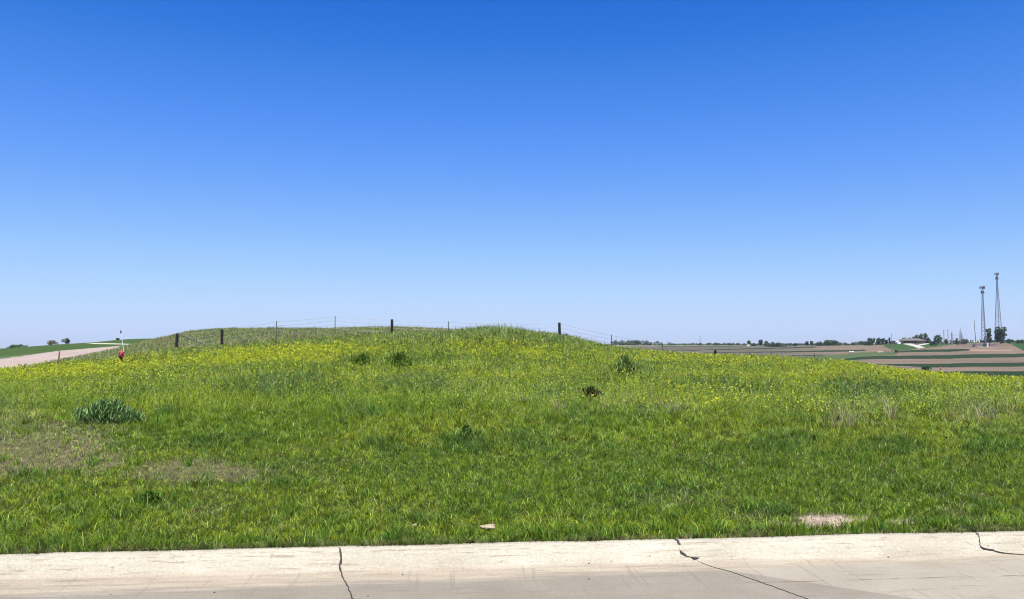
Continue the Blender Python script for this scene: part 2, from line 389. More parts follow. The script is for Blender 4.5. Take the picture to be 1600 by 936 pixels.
# ------------------------------------------------------------------ concrete road and kerb
def concrete(name, base, kerb=False):
    m, t, b = nodes(name); n = t.nodes; l = t.links
    tc = n.new('ShaderNodeTexCoord'); co_ = tc.outputs['Object']
    def noise(scale, det=8, rough=.6, vec=None, st=None):
        o = n.new('ShaderNodeTexNoise'); o.inputs['Scale'].default_value = scale; o.inputs['Detail'].default_value = det; o.inputs['Roughness'].default_value = rough
        v = vec or co_
        if st:
            mp = n.new('ShaderNodeMapping'); mp.inputs['Scale'].default_value = st; l.new(v, mp.inputs[0]); v = mp.outputs[0]
        l.new(v, o.inputs['Vector']); return o.outputs['Fac']
    def ramp(src, stops):
        r = n.new('ShaderNodeValToRGB'); e = r.color_ramp.elements
        e[0].position, e[0].color = stops[0][0], (*stops[0][1], 1); e[1].position, e[1].color = stops[-1][0], (*stops[-1][1], 1)
        for p, c in stops[1:-1]:
            q = e.new(p); q.color = (*c, 1)
        l.new(src, r.inputs[0]); return r.outputs[0]
    def mix(f, a, b_, mode='MIX'):
        x = n.new('ShaderNodeMix'); x.data_type = 'RGBA'; x.blend_type = mode
        if isinstance(f, float): x.inputs['Factor'].default_value = f
        else: l.new(f, x.inputs['Factor'])
        for s_, v in (('A', a), ('B', b_)):
            if isinstance(v, tuple): x.inputs[s_].default_value = (*v, 1)
            else: l.new(v, x.inputs[s_])
        return x.outputs['Result']
    def math_(op, a, b_=0.):
        x = n.new('ShaderNodeMath'); x.operation = op
        for i, v in ((0, a), (1, b_)):
            if isinstance(v, (int, float)): x.inputs[i].default_value = v
            else: l.new(v, x.inputs[i])
        return x.outputs[0]
    def mr(src, a, b_, c=0., d=1.):
        x = n.new('ShaderNodeMapRange'); x.inputs[1].default_value = a; x.inputs[2].default_value = b_; x.inputs[3].default_value = c; x.inputs[4].default_value = d
        l.new(src, x.inputs[0]); return x.outputs[0]
    sep = n.new('ShaderNodeSeparateXYZ'); l.new(co_, sep.inputs[0])      # object x runs along the kerb, y across it
    blotch = noise(1.6, 6); fine = noise(60, 6, .75); grit = noise(220, 3, .8); streak = noise(1.0, 8, .7, st=(1.3, 14, 1))
    yy = sep.outputs[1]
    ck = ramp(blotch, [(.3, (.285, .265, .205)), (.7, (.35, .33, .268))])
    ck = mix(mr(noise(1.6, 8, .75, st=(1.0, 22, 8)), .54, .64, 0., .55), ck, (.27, .225, .16))
    pits = mr(noise(30, 6, .75, st=(.6, 1.5, 1)), .60, .66); ck = mix(math_('MULTIPLY', pits, .6), ck, (.10, .085, .06))
    band = mr(math_('ABSOLUTE', math_('ADD', yy, math_('ADD', .115, math_('MULTIPLY', math_('SUBTRACT', noise(2.2, 4, .6), .5), .07)))), .030, .006)
    ck = mix(math_('MULTIPLY', math_('MULTIPLY', band, mr(noise(24, 6, .8, st=(.35, 1.6, 1)), .47, .60)), .5), ck, (.15, .125, .08))
    lines = mr(noise(1, 6, .7, st=(2.2, 60, 30)), .57, .65); ck = mix(math_('MULTIPLY', lines, .7), ck, (.17, .135, .095))
    c = ramp(blotch, [(.3, (.152, .136, .104)), (.7, (.195, .177, .142))])
    right = mr(math_('SUBTRACT', sep.outputs[0], math_('MULTIPLY', yy, -1.35)), .93, .95)
    c = mix(right, c, ramp(blotch, [(.3, (.205, .187, .143)), (.7, (.25, .232, .182))]))
    lim = mr(sep.outputs[0], -4., 3., .57, .33)                # silt along the gutter, wider to the left
    d = math_('ADD', math_('ADD', yy, lim), math_('MULTIPLY', math_('SUBTRACT', streak, .5), .34))
    c = mix(mr(d, -.06, .07), c, ramp(streak, [(.35, (.21, .175, .13)), (.6, (.28, .245, .185))]))
    dk = mr(noise(1.0, 8, .75, st=(.9, 9, 1)), .56, .68); c = mix(math_('MULTIPLY', dk, .6), c, (.105, .087, .07))
    l1 = mr(noise(1, 6, .7, st=(1.6, 45, 1)), .60, .68); c = mix(math_('MULTIPLY', l1, .75), c, (.10, .075, .06))
    l2 = mr(noise(1, 4, .6, st=(26, 1.2, 1)), .58, .66); c = mix(math_('MULTIPLY', l2, .4), c, (.14, .115, .095))
    # one long rusty streak on the right-hand slab
    rs = math_('ABSOLUTE', math_('SUBTRACT', math_('ADD', yy, math_('MULTIPLY', math_('SUBTRACT', noise(3, 5, .6), .5), .06)), math_('MULTIPLY', math_('SUBTRACT', sep.outputs[0], 1.5), .0)))
    rs2 = math_('ABSOLUTE', math_('ADD', rs, -.69))
    rk = math_('MULTIPLY', mr(rs2, .012, .002), math_('MULTIPLY', mr(sep.outputs[0], 1.35, 1.6), mr(noise(5, 5, .7), .42, .56)))
    c = mix(math_('MULTIPLY', rk, .8), c, (.10, .048, .036))
    c = mix(mr(math_('ADD', yy, math_('MULTIPLY', math_('SUBTRACT', blotch, .5), .10)), -.25, -.17), c, ck)
    c = mix(.55, c, ramp(fine, [(.25, (.55, .55, .55)), (.75, (1.35, 1.35, 1.35))]), 'MULTIPLY')
    c = mix(.5, c, ramp(grit, [(.3, (.6, .6, .6)), (.72, (1.3, 1.3, 1.3))]), 'MULTIPLY')
    l.new(c, b.inputs['Base Color']); b.inputs['Roughness'].default_value = .9; b.inputs['Specular IOR Level'].default_value = .2
    bp = n.new('ShaderNodeBump'); bp.inputs['Strength'].default_value = .35; bp.inputs['Distance'].default_value = .004
    l.new(math_('ADD', fine, streak), bp.inputs['Height']); l.new(bp.outputs[0], b.inputs['Normal'])
    return m
ANG = math.atan(KB)
def kframe(o): o.location = (0, KA, 0); o.rotation_euler = (0, 0, ANG); return o
prof = [(.03, -.1), (.012, .118), (0, .128), (-.07, .130), (-.105, .126), (-.135, .110), (-.16, .078), (-.185, .040), (-.21, .018), (-.25, .008), (-.32, .002), (-.34, -.004)]
xs = np.arange(-40, 40.01, .1)
V = np.zeros((len(xs), len(prof), 3))
for j, (a, z) in enumerate(prof):
    V[:, j, 0] = xs; V[:, j, 1] = a + (fbm(xs * 1.3, xs * 0 + j * .3, 44) - .5) * .018 + (fbm(xs * 9, xs * 0 + j, 45) - .5) * .008; V[:, j, 2] = z + ((fbm(xs * 1.1, xs * 0 + j * .4, 46) - .5) * .014 * (.3 if j > 8 else 1) if 0 < j < 10 else 0)
idx = np.arange(V.shape[0] * V.shape[1]).reshape(V.shape[:2])
q = np.stack([idx[:-1, :-1], idx[:-1, 1:], idx[1:, 1:], idx[1:, :-1]], -1).reshape(-1)
kme = np_mesh('kerb', V.reshape(-1, 3), q, np.arange(0, len(q), 4))
M_kerb = concrete('kerb_concrete', None, True); M_road = M_kerb
tag(kframe(link_mesh('kerb', kme, M_kerb, smooth=True)), kind='structure')
mb = MB(); mb.poly([(-45, -14, 0), (45, -14, 0), (45, -.31, 0), (-45, -.31, 0)])
tag(kframe(mb.build('road', M_road)), kind='structure')
mb = MB(); mb.poly([(-60, -90, -.02), (60, -90, -.02), (60, -14, -.02), (-60, -14, -.02)])
tag(kframe(mb.build('verge', plain('verge_grass', (.06, .09, .03), 1, var=.4, scale=3))), kind='structure')

# sealed joints across kerb and road: real beads of dark filler, laid in the joints
Minv = (Matrix.Translation((0, KA, 0)) @ Matrix.Rotation(ANG, 4, 'Z')).inverted()
def ksurf(yl): return float(np.interp(yl, [p[0] for p in prof][::-1], [p[1] for p in prof][::-1])) if yl > -.33 else 0.0
def on_pave(px, py):
    best = None
    for Y in np.linspace(6.9, 4.0, 1400):
        p = W(px, py, float(Y)); q_ = Minv @ p
        z = ksurf(q_.y) if q_.y < 0.03 else -9
        if q_.y < 0.03 and p.z <= z and best is None: pass
        if q_.y < .012 and p.z >= z: best = q_; best.z = z; return best
    return q_
M_seal = plain('dark_joint_filler', (.025, .022, .02), .9, var=.4, scale=40)
def joint(pts, ws, name='pavement_joint'):
    P = [on_pave(*p) for p in pts]; out = []; wd = []
    for (a, wa), (b, wb) in zip(list(zip(P, ws)), list(zip(P, ws))[1:]):
        k = max(2, int((b - a).length / .02))
        for i in range(k):
            t = i / k; x = a.x + (b.x - a.x) * t; y = a.y + (b.y - a.y) * t
            out.append((x + random.uniform(-.004, .004), y)); wd.append((wa + (wb - wa) * t) * random.uniform(.55, 1.35))
    out.append((P[-1].x, P[-1].y)); wd.append(ws[-1])
    m_ = MB(); prev = None
    for i, ((x, y), w_) in enumerate(zip(out, wd)):
        j = min(i + 1, len(out) - 1); k = max(i - 1, 0)
        t = Vector((out[j][0] - out[k][0], out[j][1] - out[k][1])).normalized(); nx, ny = -t.y, t.x
        z = ksurf(y)
        ring = [m_.bm.verts.new((x + nx * w_ * s, y + ny * w_ * s, z + h)) for s, h in ((-.5, -.008), (-.42, .003), (0, .0045), (.42, .003), (.5, -.008))]
        if prev:
            for a, b in zip(range(4), range(1, 5)): m_.bm.faces.new((prev[a], prev[b], ring[b], ring[a]))
        prev = ring
    return tag(kframe(m_.build(name, M_seal)), kind='structure')
joint([(530, 856), (534, 872), (531, 884), (535, 900), (544, 918), (556, 950)], [.014, .02, .014, .011, .009, .009])
joint([(1053, 838), (1060, 847), (1064, 853), (1066, 861), (1074, 869)], [.012, .034, .045, .05, .02])
joint([(1073, 869), (1083, 870.5), (1093, 872)], [.02, .045, .01])
joint([(1085, 871.5), (1140, 893), (1200, 914), (1275, 941)], [.004, .005, .007, .006])
joint([(1523, 832), (1530, 846), (1533, 854), (1540, 857), (1553, 859)], [.01, .02, .02, .014, .008])
joint([(1545, 858), (1600, 867), (1700, 884)], [.006, .005, .005])
# grit in the gutter
mb = MB()
for px, py in ((990, 873.5), (955, 877), (920, 880.5), (1143, 874), (575, 932), (629, 898), (1388, 871), (173, 929), (920, 905), (335, 926)):
    p = on_pave(px, py); r = random.uniform(.004, .008)
    bmesh.ops.create_icosphere(mb.bm, subdivisions=1, radius=r, matrix=Matrix.Translation((p.x, p.y, p.z + r * .4)) @ Matrix.Diagonal((1.4, 1, .7, 1)))
tag(kframe(mb.build('gutter_grit', plain('dark_grit', (.05, .04, .035), .9))), kind='stuff')

# ------------------------------------------------------------------ grasses (direct meshes of many blades)
def in_view_pts(n, Y0, Y1, power, ulo=-460, uhi=2060):
    """random points between Y0 and Y1, density ~ Y**-power per square metre"""
    e = 2 - power
    t = rng.random(n)
    Y = (Y0 ** e + t * (Y1 ** e - Y0 ** e)) ** (1 / e) if abs(e) > 1e-6 else Y0 * (Y1 / Y0) ** t
    u = ulo + rng.random(n) * (uhi - ulo)
    X = (u - CX) / F * Y
    return X, Y
def blades(name, X, Y, h, wd, lean, colr, label_kind='stuff', tip=(1.15, 1.12, .95), zoff=0, Z=None, mat=None, bend=None, parent=None):
    n = len(X); Z = ground(X, Y) if Z is None else Z
    a = rng.random(n) * 2 * np.pi; la = rng.random(n) * 2 * np.pi
    dx, dy = np.cos(a) * wd / 2, np.sin(a) * wd / 2
    lx, ly = np.cos(la) * lean * h, np.sin(la) * lean * h
    if bend is not None: lx = lx + bend[0] * h; ly = ly + bend[1] * h
    z0 = Z - .01 + zoff
    P = np.zeros((n, 5, 3)); 
    P[:, 0] = np.stack([X - dx, Y - dy, z0], -1); P[:, 1] = np.stack([X + dx, Y + dy, z0], -1)
    mx, my, mz = X + lx * .3, Y + ly * .3, z0 + h * .55
    P[:, 2] = np.stack([mx + dx * .8, my + dy * .8, mz], -1); P[:, 3] = np.stack([mx - dx * .8, my - dy * .8, mz], -1)
    P[:, 4] = np.stack([X + lx, Y + ly, z0 + h * np.sqrt(np.maximum(.1, 1 - np.minimum(lean, .95) ** 2 * .6))], -1)
    b = (np.arange(n) * 5)[:, None]
    L = np.concatenate([b + np.array([0, 1, 2, 3]), b + np.array([3, 2, 4])], 1).ravel()
    st = (np.arange(n) * 7)[:, None] + np.array([0, 4]); 
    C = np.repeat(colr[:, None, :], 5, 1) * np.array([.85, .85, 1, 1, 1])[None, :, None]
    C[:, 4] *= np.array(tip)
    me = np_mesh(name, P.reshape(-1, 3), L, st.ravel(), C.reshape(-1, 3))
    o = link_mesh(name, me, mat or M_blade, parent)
    return tag(o, kind=label_kind) if label_kind else o
def mixc(a, b, t): t = np.asarray(t)[:, None]; return np.array(a) * (1 - t) + np.array(b) * t
def jitter(c, s=.25):
    n = len(c); return c * (1 + (rng.random((n, 1)) - .5) * 2 * s) * (1 + (rng.random((n, 3)) - .5) * s * .3)
def clumpvar(X, Y, c, lo=.25, hi=1.75, k=.0042, seed=300):
    """neighbouring plants differ: each small tuft has a tone of its own, the brightest a painted highlight"""
    s = np.exp2(np.round(np.log2(np.maximum(Y, 6) * k)))
    t = _hash(np.floor(X / s + 1000), np.floor(Y / (s * 1.6)), seed); t2 = _hash(np.floor(X / s + 1000), np.floor(Y / (s * 1.6)), seed + 5)
    c = c * (lo + (hi - lo) * t)[:, None]
    c[:, 0] *= .90 + .2 * t2
    p = (sstep(.78, 1, t) * .55 * (1 - t2))[:, None]; c = c * (1 - p) + np.array((.30, .38, .15)) * p  # brightest tufts mixed paler: glossy highlights put into the blade colour
    return c
def upx(X, Y): return CX + F * X / Y
def pyx(X, Y): return project(X, Y, ground(X, Y))[1]

A_LAWN = (.125, .195, .012); A_YEL = (.185, .235, .016); A_DK = (.035, .095, .014); A_BLUE = (.08, .17, .03); A_STRAW = (.30, .265, .14); A_GREY = (.22, .20, .12); A_PALE = (.28, .36, .07)

# bare / straw mask in picture-bearing coordinates turned to ground places
def straw_mask(X, Y):
    px, py = project(X, Y, ground(X, Y)); f = (fbm(X * 3.5, Y * 2.5, 61, 5) - .5) * 2.6; m = 0
    for cx, cy, rx, ry, a in ((60, 700, 150, 48, .85), (300, 738, 120, 20, .75), (15, 655, 70, 22, .7), (1285, 815, 80, 11, 1.), (1405, 816, 34, 7, .9), (1190, 812, 50, 8, .6), (1500, 812, 60, 7, .5), (330, 800, 60, 14, .35), (640, 600, 120, 14, .2), (1000, 640, 90, 16, .35), (1340, 655, 80, 22, .4), (1550, 650, 90, 30, .5), (440, 730, 60, 20, .35), (1050, 780, 70, 14, .4), (1500, 775, 50, 10, .4), (1480, 800, 40, 10, .4)):
        d = ((px - cx) / rx) ** 2 + ((py - cy) / ry) ** 2 + f; m = np.maximum(m, a * (1 - sstep(.2, 1.5, d)))
    return m

DRIFTS = ((430, 600, 110, 13), (470, 585, 40, 8), (650, 598, 60, 10), (730, 690, 50, 18), (820, 690, 60, 24), (1010, 770, 70, 14), (1130, 600, 110, 9), (1370, 600, 110, 12), (1230, 690, 60, 14), (1390, 700, 60, 16),
          (260, 640, 20, 8), (320, 690, 40, 10), (560, 640, 60, 10), (1470, 760, 50, 10), (40, 740, 50, 14), (1560, 700, 50, 14), (600, 700, 45, 14), (1200, 800, 50, 8))
def drift_mask(X, Y):
    px, py = project(X, Y, ground(X, Y) + .7 * veg_h(upx(X, Y), Y) * (Y > 11)); f = (fbm(X * 1.6, Y * 1.1, 66, 5) - .5) * 2.2; m = np.zeros(len(X))
    for cx, cy, rx, ry in DRIFTS:
        m = np.maximum(m, 1 - sstep(.2, 1.4, ((px - cx) / rx) ** 2 + ((py - cy) / ry) ** 2 + f))
    return m
# 1 lawn
n = 880000
X, Y = in_view_pts(n, 5.3, 19, 1.45)
k = (Y - kerbY(X) > -.005 + .02 * rng.random(n)); X, Y = X[k], Y[k]
sm = straw_mask(X, Y); k = rng.random(len(X)) > sm * .45 + .35 * sstep(.6, .9, sm) * (Y < 7.6) * (X > 1); X, Y, sm = X[k], Y[k], sm[k]; n = len(X)
f1 = fbm(X * .55, Y * .55, 71); f2 = fbm(X * 2.6, Y * 2.6, 72); f3 = fbm(X * 7, Y * 7, 73)
h = (.028 + .045 * rng.random(n) ** 1.5) * (.6 + .9 * f2) * (1 + 1.6 * sstep(9.5, 15, Y)) * (1 + .9 * sstep(.60, .75, f3) + .3 * (1 - sstep(0, .5, Y - kerbY(X))) * sstep(.5, .6, f2))
h *= (1 - .35 * sm)
c = mixc(A_LAWN, A_YEL, sstep(.38, .62, f1)); c = c * (1 - .55 * sstep(.58, .72, f2))[:, None] + np.array(A_DK) * (.55 * sstep(.58, .72, f2))[:, None]
dm = drift_mask(X, Y); c = c * (1 - .75 * dm)[:, None] + np.array((.035, .10, .018)) * .75 * dm[:, None]; h *= 1 + .5 * dm
t = (rng.random(n) < .05 + .5 * sm); c[t] = mixc((.16, .135, .075), (.36, .31, .19), rng.random(t.sum()))
t = (rng.random(n) < .08); c[t] = A_PALE
t = rng.random(n) < .13 + .35 * (1 - sstep(0, .45, Y - kerbY(X))); c[t] = A_BLUE
ed = Y - kerbY(X) < .05 + .14 * f2; t = ed & (rng.random(n) < .6); c[t] = mixc((.07, .05, .03), (.24, .19, .12), rng.random(t.sum())); h[ed] *= .75  # dry brown edge blades; dark tones also paint the thin shadow line there
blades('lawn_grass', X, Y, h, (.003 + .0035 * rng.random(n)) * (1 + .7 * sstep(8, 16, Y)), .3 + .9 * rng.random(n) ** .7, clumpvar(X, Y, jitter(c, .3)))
# 1b longer tufts in the lawn and along the kerb
nt_ = 1100; tx, ty = in_view_pts(nt_, 5.6, 14, 1.7); rep = 30
e = rng.random(nt_) < .35; ty[e] = kerbY(tx[e]) + .02 + .28 * rng.random(e.sum())
X = np.repeat(tx, rep) + rng.normal(0, .035, nt_ * rep); Y = np.repeat(ty, rep) + rng.normal(0, .035, nt_ * rep)
k = Y - kerbY(X) > .005; sc_ = np.repeat(.6 + rng.random(nt_), rep)[k]; tc_ = np.repeat(rng.random(nt_), rep)[k]; X, Y = X[k], Y[k]; n = len(X)
c = mixc(A_BLUE, A_LAWN, tc_); c[rng.random(n) < .12] = A_PALE
blades('grass_tufts', X, Y, (.055 + .055 * rng.random(n)) * sc_, .005 + .005 * rng.random(n), .2 + .7 * rng.random(n), jitter(c, .3))
n = 16000; X = rng.uniform(-6.5, 7.5, n); f = fbm(X * 1.7, X * 0 + 4, 88); f3 = fbm(X * 7, X * 0 + 9, 89); k = rng.random(n) < sstep(.35, .65, f) + .15; X = X[k]; f = f[k]; f3 = f3[k]; n = len(X)
Y = kerbY(X) + .035 * rng.random(n) - .02 * f3; c = mixc(A_BLUE, A_LAWN, rng.random(n)); t = rng.random(n) < .3; c[t] = A_STRAW
blades('kerb_edge_grass', X, Y, (.03 + .07 * rng.random(n)) * (.3 + 1.2 * f3), .003 + .003 * rng.random(n), .3 + .5 * rng.random(n), clumpvar(X, Y, jitter(c, .3)), Z=np.full(n, .118), bend=(0, -.55))
n = 1600; X = rng.uniform(-6.5, 7.5, n); f = fbm(X * 2.3, X * 0 + 7, 90); k = rng.random(n) < sstep(.5, .7, f) + .05; X = X[k]; n = len(X); Y = kerbY(X) - .005 - np.abs(rng.normal(0, .022, n))
blades('edge_litter', X, Y, .01 + .02 * rng.random(n), .003 + .004 * rng.random(n), .9 + .1 * rng.random(n), jitter(mixc((.05, .04, .025), (.22, .18, .11), rng.random(n)), .4), Z=np.full(n, .139))
# 2 rough tall grass
n = 390000
X, Y = in_view_pts(n, 10.5, 62, 1.75)
k = rng.random(n) < sstep(9.5, 17, Y + 2.5 * (fbm(X * .4, Y * .4, 80) - .5) * 2); X, Y = X[k], Y[k]
u = upx(X, Y); f1 = fbm(X * .28, Y * .28, 81); f2 = fbm(X * 1.4, Y * 1.4, 82); f4 = fbm(X * .9, Y * .45, 84); n = len(X)
sm = straw_mask(X, Y)
h = veg_h(u, Y) * (.35 + .75 * rng.random(n)) * (.6 + .8 * f2) * (.6 + .4 * sstep(12, 17, Y))
bump = np.exp(-((u - 752) / 55) ** 2 - ((Y - 50) / 5) ** 2); h *= 1 + .55 * bump
c = mixc((.18, .27, .014), (.27, .335, .026), sstep(.35, .62, f1)); d = .8 * sstep(.54, .68, f4)
c = c * (1 - d)[:, None] + np.array((.055, .125, .022)) * d[:, None]
olive = sstep(40, 54, Y) * (1 - bump); olive = np.clip(olive + .5 * sstep(900, 1500, u) * sstep(24, 34, Y), 0, 1)
c = c * (1 - .6 * olive)[:, None] + np.array((.15, .16, .065)) * .6 * olive[:, None]
c = c * (1 - .7 * bump)[:, None] + np.array((.075, .15, .045)) * .7 * bump[:, None]
dm = drift_mask(X, Y); c = c * (1 - .8 * dm)[:, None] + np.array((.04, .10, .02)) * .8 * dm[:, None]; h *= 1 + .25 * dm
t = rng.random(n) < .08 + .10 * sstep(18, 30, Y) + .5 * sm + .22 * sstep(44, 56, Y); c[t] = A_STRAW
t = rng.random(n) < .12; c[t] = A_PALE
t = rng.random(n) < .10; c[t] = (.04, .09, .03)
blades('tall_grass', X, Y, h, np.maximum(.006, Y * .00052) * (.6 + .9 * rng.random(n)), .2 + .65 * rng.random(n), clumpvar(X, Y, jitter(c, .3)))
n = 13000; X = (rng.normal(0, 1, n) * 62 + 765 - CX) / F * 50; Y = 50 + rng.normal(0, 2.2, n); f = fbm(X * 1.3, Y * 1.3, 84)
blades('crest_grass', X, Y, (.25 + .55 * rng.random(n) ** 3) * (.3 + 1.3 * f), .022 + .02 * rng.random(n), .15 + .6 * rng.random(n), clumpvar(X, Y, jitter(mixc((.10, .19, .03), (.28, .32, .14), rng.random(n)), .3)))
n = 2600; X, Y = in_view_pts(n, 53, 100, .4, 260, 960); f = fbm(X * .8, Y * .8, 87); k = f > .5; X, Y = X[k], Y[k]; n = len(X)
blades('crest_stems', X, Y, .35 + .45 * rng.random(n), .02 + .02 * rng.random(n), .1 + .5 * rng.random(n), jitter(mixc((.08, .12, .04), (.28, .25, .14), rng.random(n)), .3))
# 3 broad leaves of weeds low in the sward: small tilted leaves for texture
n = 490000
X, Y = in_view_pts(n, 9.5, 56, 1.7); f = fbm(X * .6, Y * .6, 91)
k = rng.random(n) < (.25 + .75 * sstep(.35, .55, f)) * (.2 + .8 * sstep(10, 15, Y)); X, Y, f = X[k], Y[k], f[k]; n = len(X); u = upx(X, Y)
z = ground(X, Y) + veg_h(u, Y) * (.25 + .8 * rng.random(n)) * (.6 + .4 * sstep(11, 16, Y))
c = mixc((.11, .215, .014), (.27, .34, .035), rng.random(n)); t = rng.random(n) < sstep(.52, .64, f) * .8; c[t] = mixc((.055, .13, .025), (.11, .20, .05), rng.random(t.sum()))
dm = drift_mask(X, Y); t = rng.random(n) < .8 * dm; c[t] = mixc((.04, .11, .025), (.11, .20, .07), rng.random(t.sum()))
t = rng.random(n) < .10 * sstep(14, 20, Y); c[t] = A_STRAW
t = rng.random(n) < .28 * sstep(10, 12, Y) * (1 - sstep(17, 24, Y)) * sstep(600, 900, u[:n]); c[t] = (.24, .34, .17)
blades('weed_leaves', X, Y, np.maximum(.022, Y * .0014) * (.5 + .9 * rng.random(n)), np.maximum(.009, Y * .0008) * (.7 + .8 * rng.random(n)), .8 + .8 * rng.random(n), clumpvar(X, Y, jitter(c, .3), .28, 1.85, seed=340), Z=z)
# 4 dry pale bank grass by and beyond the fence
n = 150000
X, Y = in_view_pts(n, 50, 112, 1.2, -100, 1250); u = upx(X, Y)
lim = np.interp(u, [-100, 60, 190, 280, 450, 950, 1250], [200, 64, 57, 55, 52, 52, 55])
k = (Y > lim + rng.normal(0, 2, n)); X, Y, u = X[k], Y[k], u[k]
px, py = project(X, Y, ground(X, Y))
k = ~((px < 300) & (py < np.interp(px, [0, 75, 110, 150, 187, 230, 300], [584, 568, 561, 553, 545, 534, 518]))) ; X, Y, u = X[k], Y[k], u[k]; n = len(X)
f1 = fbm(X * .12, Y * .3, 95); f2 = fbm(X * .6, Y * .6, 96)
c = mixc((.17, .25, .06), (.25, .26, .115), sstep(.35, .65, f1) * .8 + .2 * (u < 300)); t = rng.random(n) < .22; c[t] = (.34, .29, .19)
t = rng.random(n) < .25 * sstep(.5, .6, f2) + .06; c[t] = (.08, .12, .045)
blades('bank_grass', X, Y, (.16 + .26 * rng.random(n)) * (.6 + .8 * f2), .035 + .04 * rng.random(n), .2 + .5 * rng.random(n), jitter(c, .3))

# 5 yellow wildflowers
def flower_density(X, Y):
    u = upx(X, Y); f = fbm(X * .22, Y * .2, 101) * .55 + fbm(X * .9, Y * .8, 102) * .45
    band = np.zeros_like(X)
    def b(u0, u1, fu, y0, y1, fy, a):
        return a * sstep(u0 - fu, u0 + fu, u) * (1 - sstep(u1 - fu, u1 + fu, u)) * sstep(y0 - fy, y0 + fy, Y) * (1 - sstep(y1 - fy, y1 + fy, Y))
    for p in ((150, 560, 60, 33, 46, 2.5, 1.5), (500, 700, 60, 33, 42, 2.5, 1.0), (-400, 260, 80, 27, 50, 4, .8), (640, 1080, 70, 33, 43, 3, .75), (1000, 1420, 80, 30, 52, 5, .7), (1350, 2300, 60, 24, 42, 3, .9),
              (100, 1000, 100, 21, 36, 4, .4), (820, 1700, 60, 16, 28, 3, .45), (860, 1900, 60, 13, 17, 1, .28), (600, 900, 60, 14, 22, 2, .12)):
        band = np.maximum(band, b(*p))
    return band * (.12 + 1.7 * sstep(.44, .62, f))
n = 140000
X, Y = in_view_pts(n, 12.5, 54, 1.45)
k = rng.random(n) < flower_density(X, Y) * .5; X, Y = X[k], Y[k]; n = len(X); u = upx(X, Y)
hh = veg_h(u, Y) * (.65 + .6 * rng.random(n) ** 1.6) + .03; z0 = ground(X, Y)
blades('flower_stems', X, Y, hh, np.maximum(.005, Y * .0003), .12 * rng.random(n), jitter(np.tile((.14, .19, .04), (n, 1)), .25), Z=z0)
m_ = 5; s = np.maximum(.014, Y * .00066); s = np.repeat(s, m_) * (.6 + .9 * rng.random(n * m_))
FX = np.repeat(X, m_) + rng.normal(0, .028, n * m_); FY = np.repeat(Y, m_) + rng.normal(0, .028, n * m_); FZ = np.repeat(z0 + hh, m_) - rng.random(n * m_) * .11
ax = rng.normal(0, 1, (n * m_, 3)); ax /= np.linalg.norm(ax, axis=1)[:, None]; bx = np.cross(ax, rng.normal(0, 1, (n * m_, 3))); bx /= np.linalg.norm(bx, axis=1)[:, None]
P0 = np.stack([FX, FY, FZ], -1); P = np.stack([P0 - ax * s[:, None], P0 + bx * s[:, None] * .8, P0 + ax * s[:, None], P0 - bx * s[:, None] * .8], 1)
c = mixc((.38, .41, .012), (.52, .53, .03), rng.random(n * m_)); t = rng.random(n * m_) < .4; c[t] = (.24, .30, .03)
me = np_mesh('yellow_wildflowers', P.reshape(-1, 3), np.arange(n * m_ * 4), np.arange(0, n * m_ * 4, 4), np.repeat(jitter(c, .15), 4, 0))
tag(link_mesh('yellow_wildflowers', me, M_flower), kind='stuff')
print('flowers', n)
# 6 dry stalks standing and lying
n = 1500; X, Y = in_view_pts(n, 9, 34, 1.7); f = fbm(X * .5, Y * .5, 111); u = upx(X, Y)
k = rng.random(n) < .25 + .75 * (u > 900) * sstep(.4, .6, f); X, Y = X[k], Y[k]; n = len(X); u = upx(X, Y)
blades('dry_stalks', X, Y, veg_h(u, Y) * (.8 + .9 * rng.random(n)), .008 + .005 * rng.random(n), .1 + .8 * rng.random(n) ** 2, jitter(np.tile((.34, .29, .18), (n, 1)), .2))

# ------------------------------------------------------------------ single weed clumps
def leafy_clump(name, px, py, wpx, hpx, n, c0, c1, label, cat='plant', leaf=(.07, .02), lean=.6, group=None, deep=.6, loose=True):
    X0, Y0 = ray_ground(px, py, .75); rx = S(wpx / 2, Y0); hz = S(hpx, Y0); vh = float(veg_h(np.array(px), np.array(Y0))) * .75 * (Y0 > 11); hz += vh
    r = np.minimum(np.abs(rng.normal(0, .5, n)), 1.3) if loose else rng.random(n) ** .62; a = rng.random(n) * 2 * np.pi
    X = X0 + r * rx * np.cos(a) * (.85 + .3 * rng.random(n)); Y = Y0 + r * rx * deep * np.sin(a)
    top = (vh * .8 + (hz - vh * .8) * np.sqrt(np.maximum(.02, 1 - (np.minimum(r, .99) * .97) ** 2))) * (.45 + 1.1 * fbm(X * 4, Y * 4, 5))
    z = ground(X, Y) + np.where(vh > .1, .55, 0) * vh + (top - np.where(vh > .1, .55, 0) * vh) * rng.random(n) ** .6 * .9
    c = mixc(c0, c1, rng.random(n))
    root = empty(name, (X0, Y0, float(ground(X0, Y0))), label, cat, group)
    L0 = root.location
    o = blades('foliage', X - L0.x, Y - L0.y, leaf[0] * (.6 + .8 * rng.random(n)), leaf[1] * (.7 + .6 * rng.random(n)), lean + .5 * rng.random(n), jitter(c, .35) * (.35 + 1.3 * rng.random((n, 1)) ** 1.5), None, Z=z - L0.z, parent=root)
    ns = 14; mb = MB()
    for i in range(ns):
        a_ = random.uniform(0, 6.28); q_ = random.uniform(.1, .8)
        mb.tube([(q_ * .4 * rx * math.cos(a_), q_ * .4 * rx * deep * math.sin(a_), -.02), (q_ * rx * math.cos(a_), q_ * rx * deep * math.sin(a_), hz * .8 * math.sqrt(1 - q_ * q_))], [.006, .003], 4)
    mb.build('stem', M_stem, root)
    return root
M_stem = plain('green_stem', (.07, .09, .035), .8)
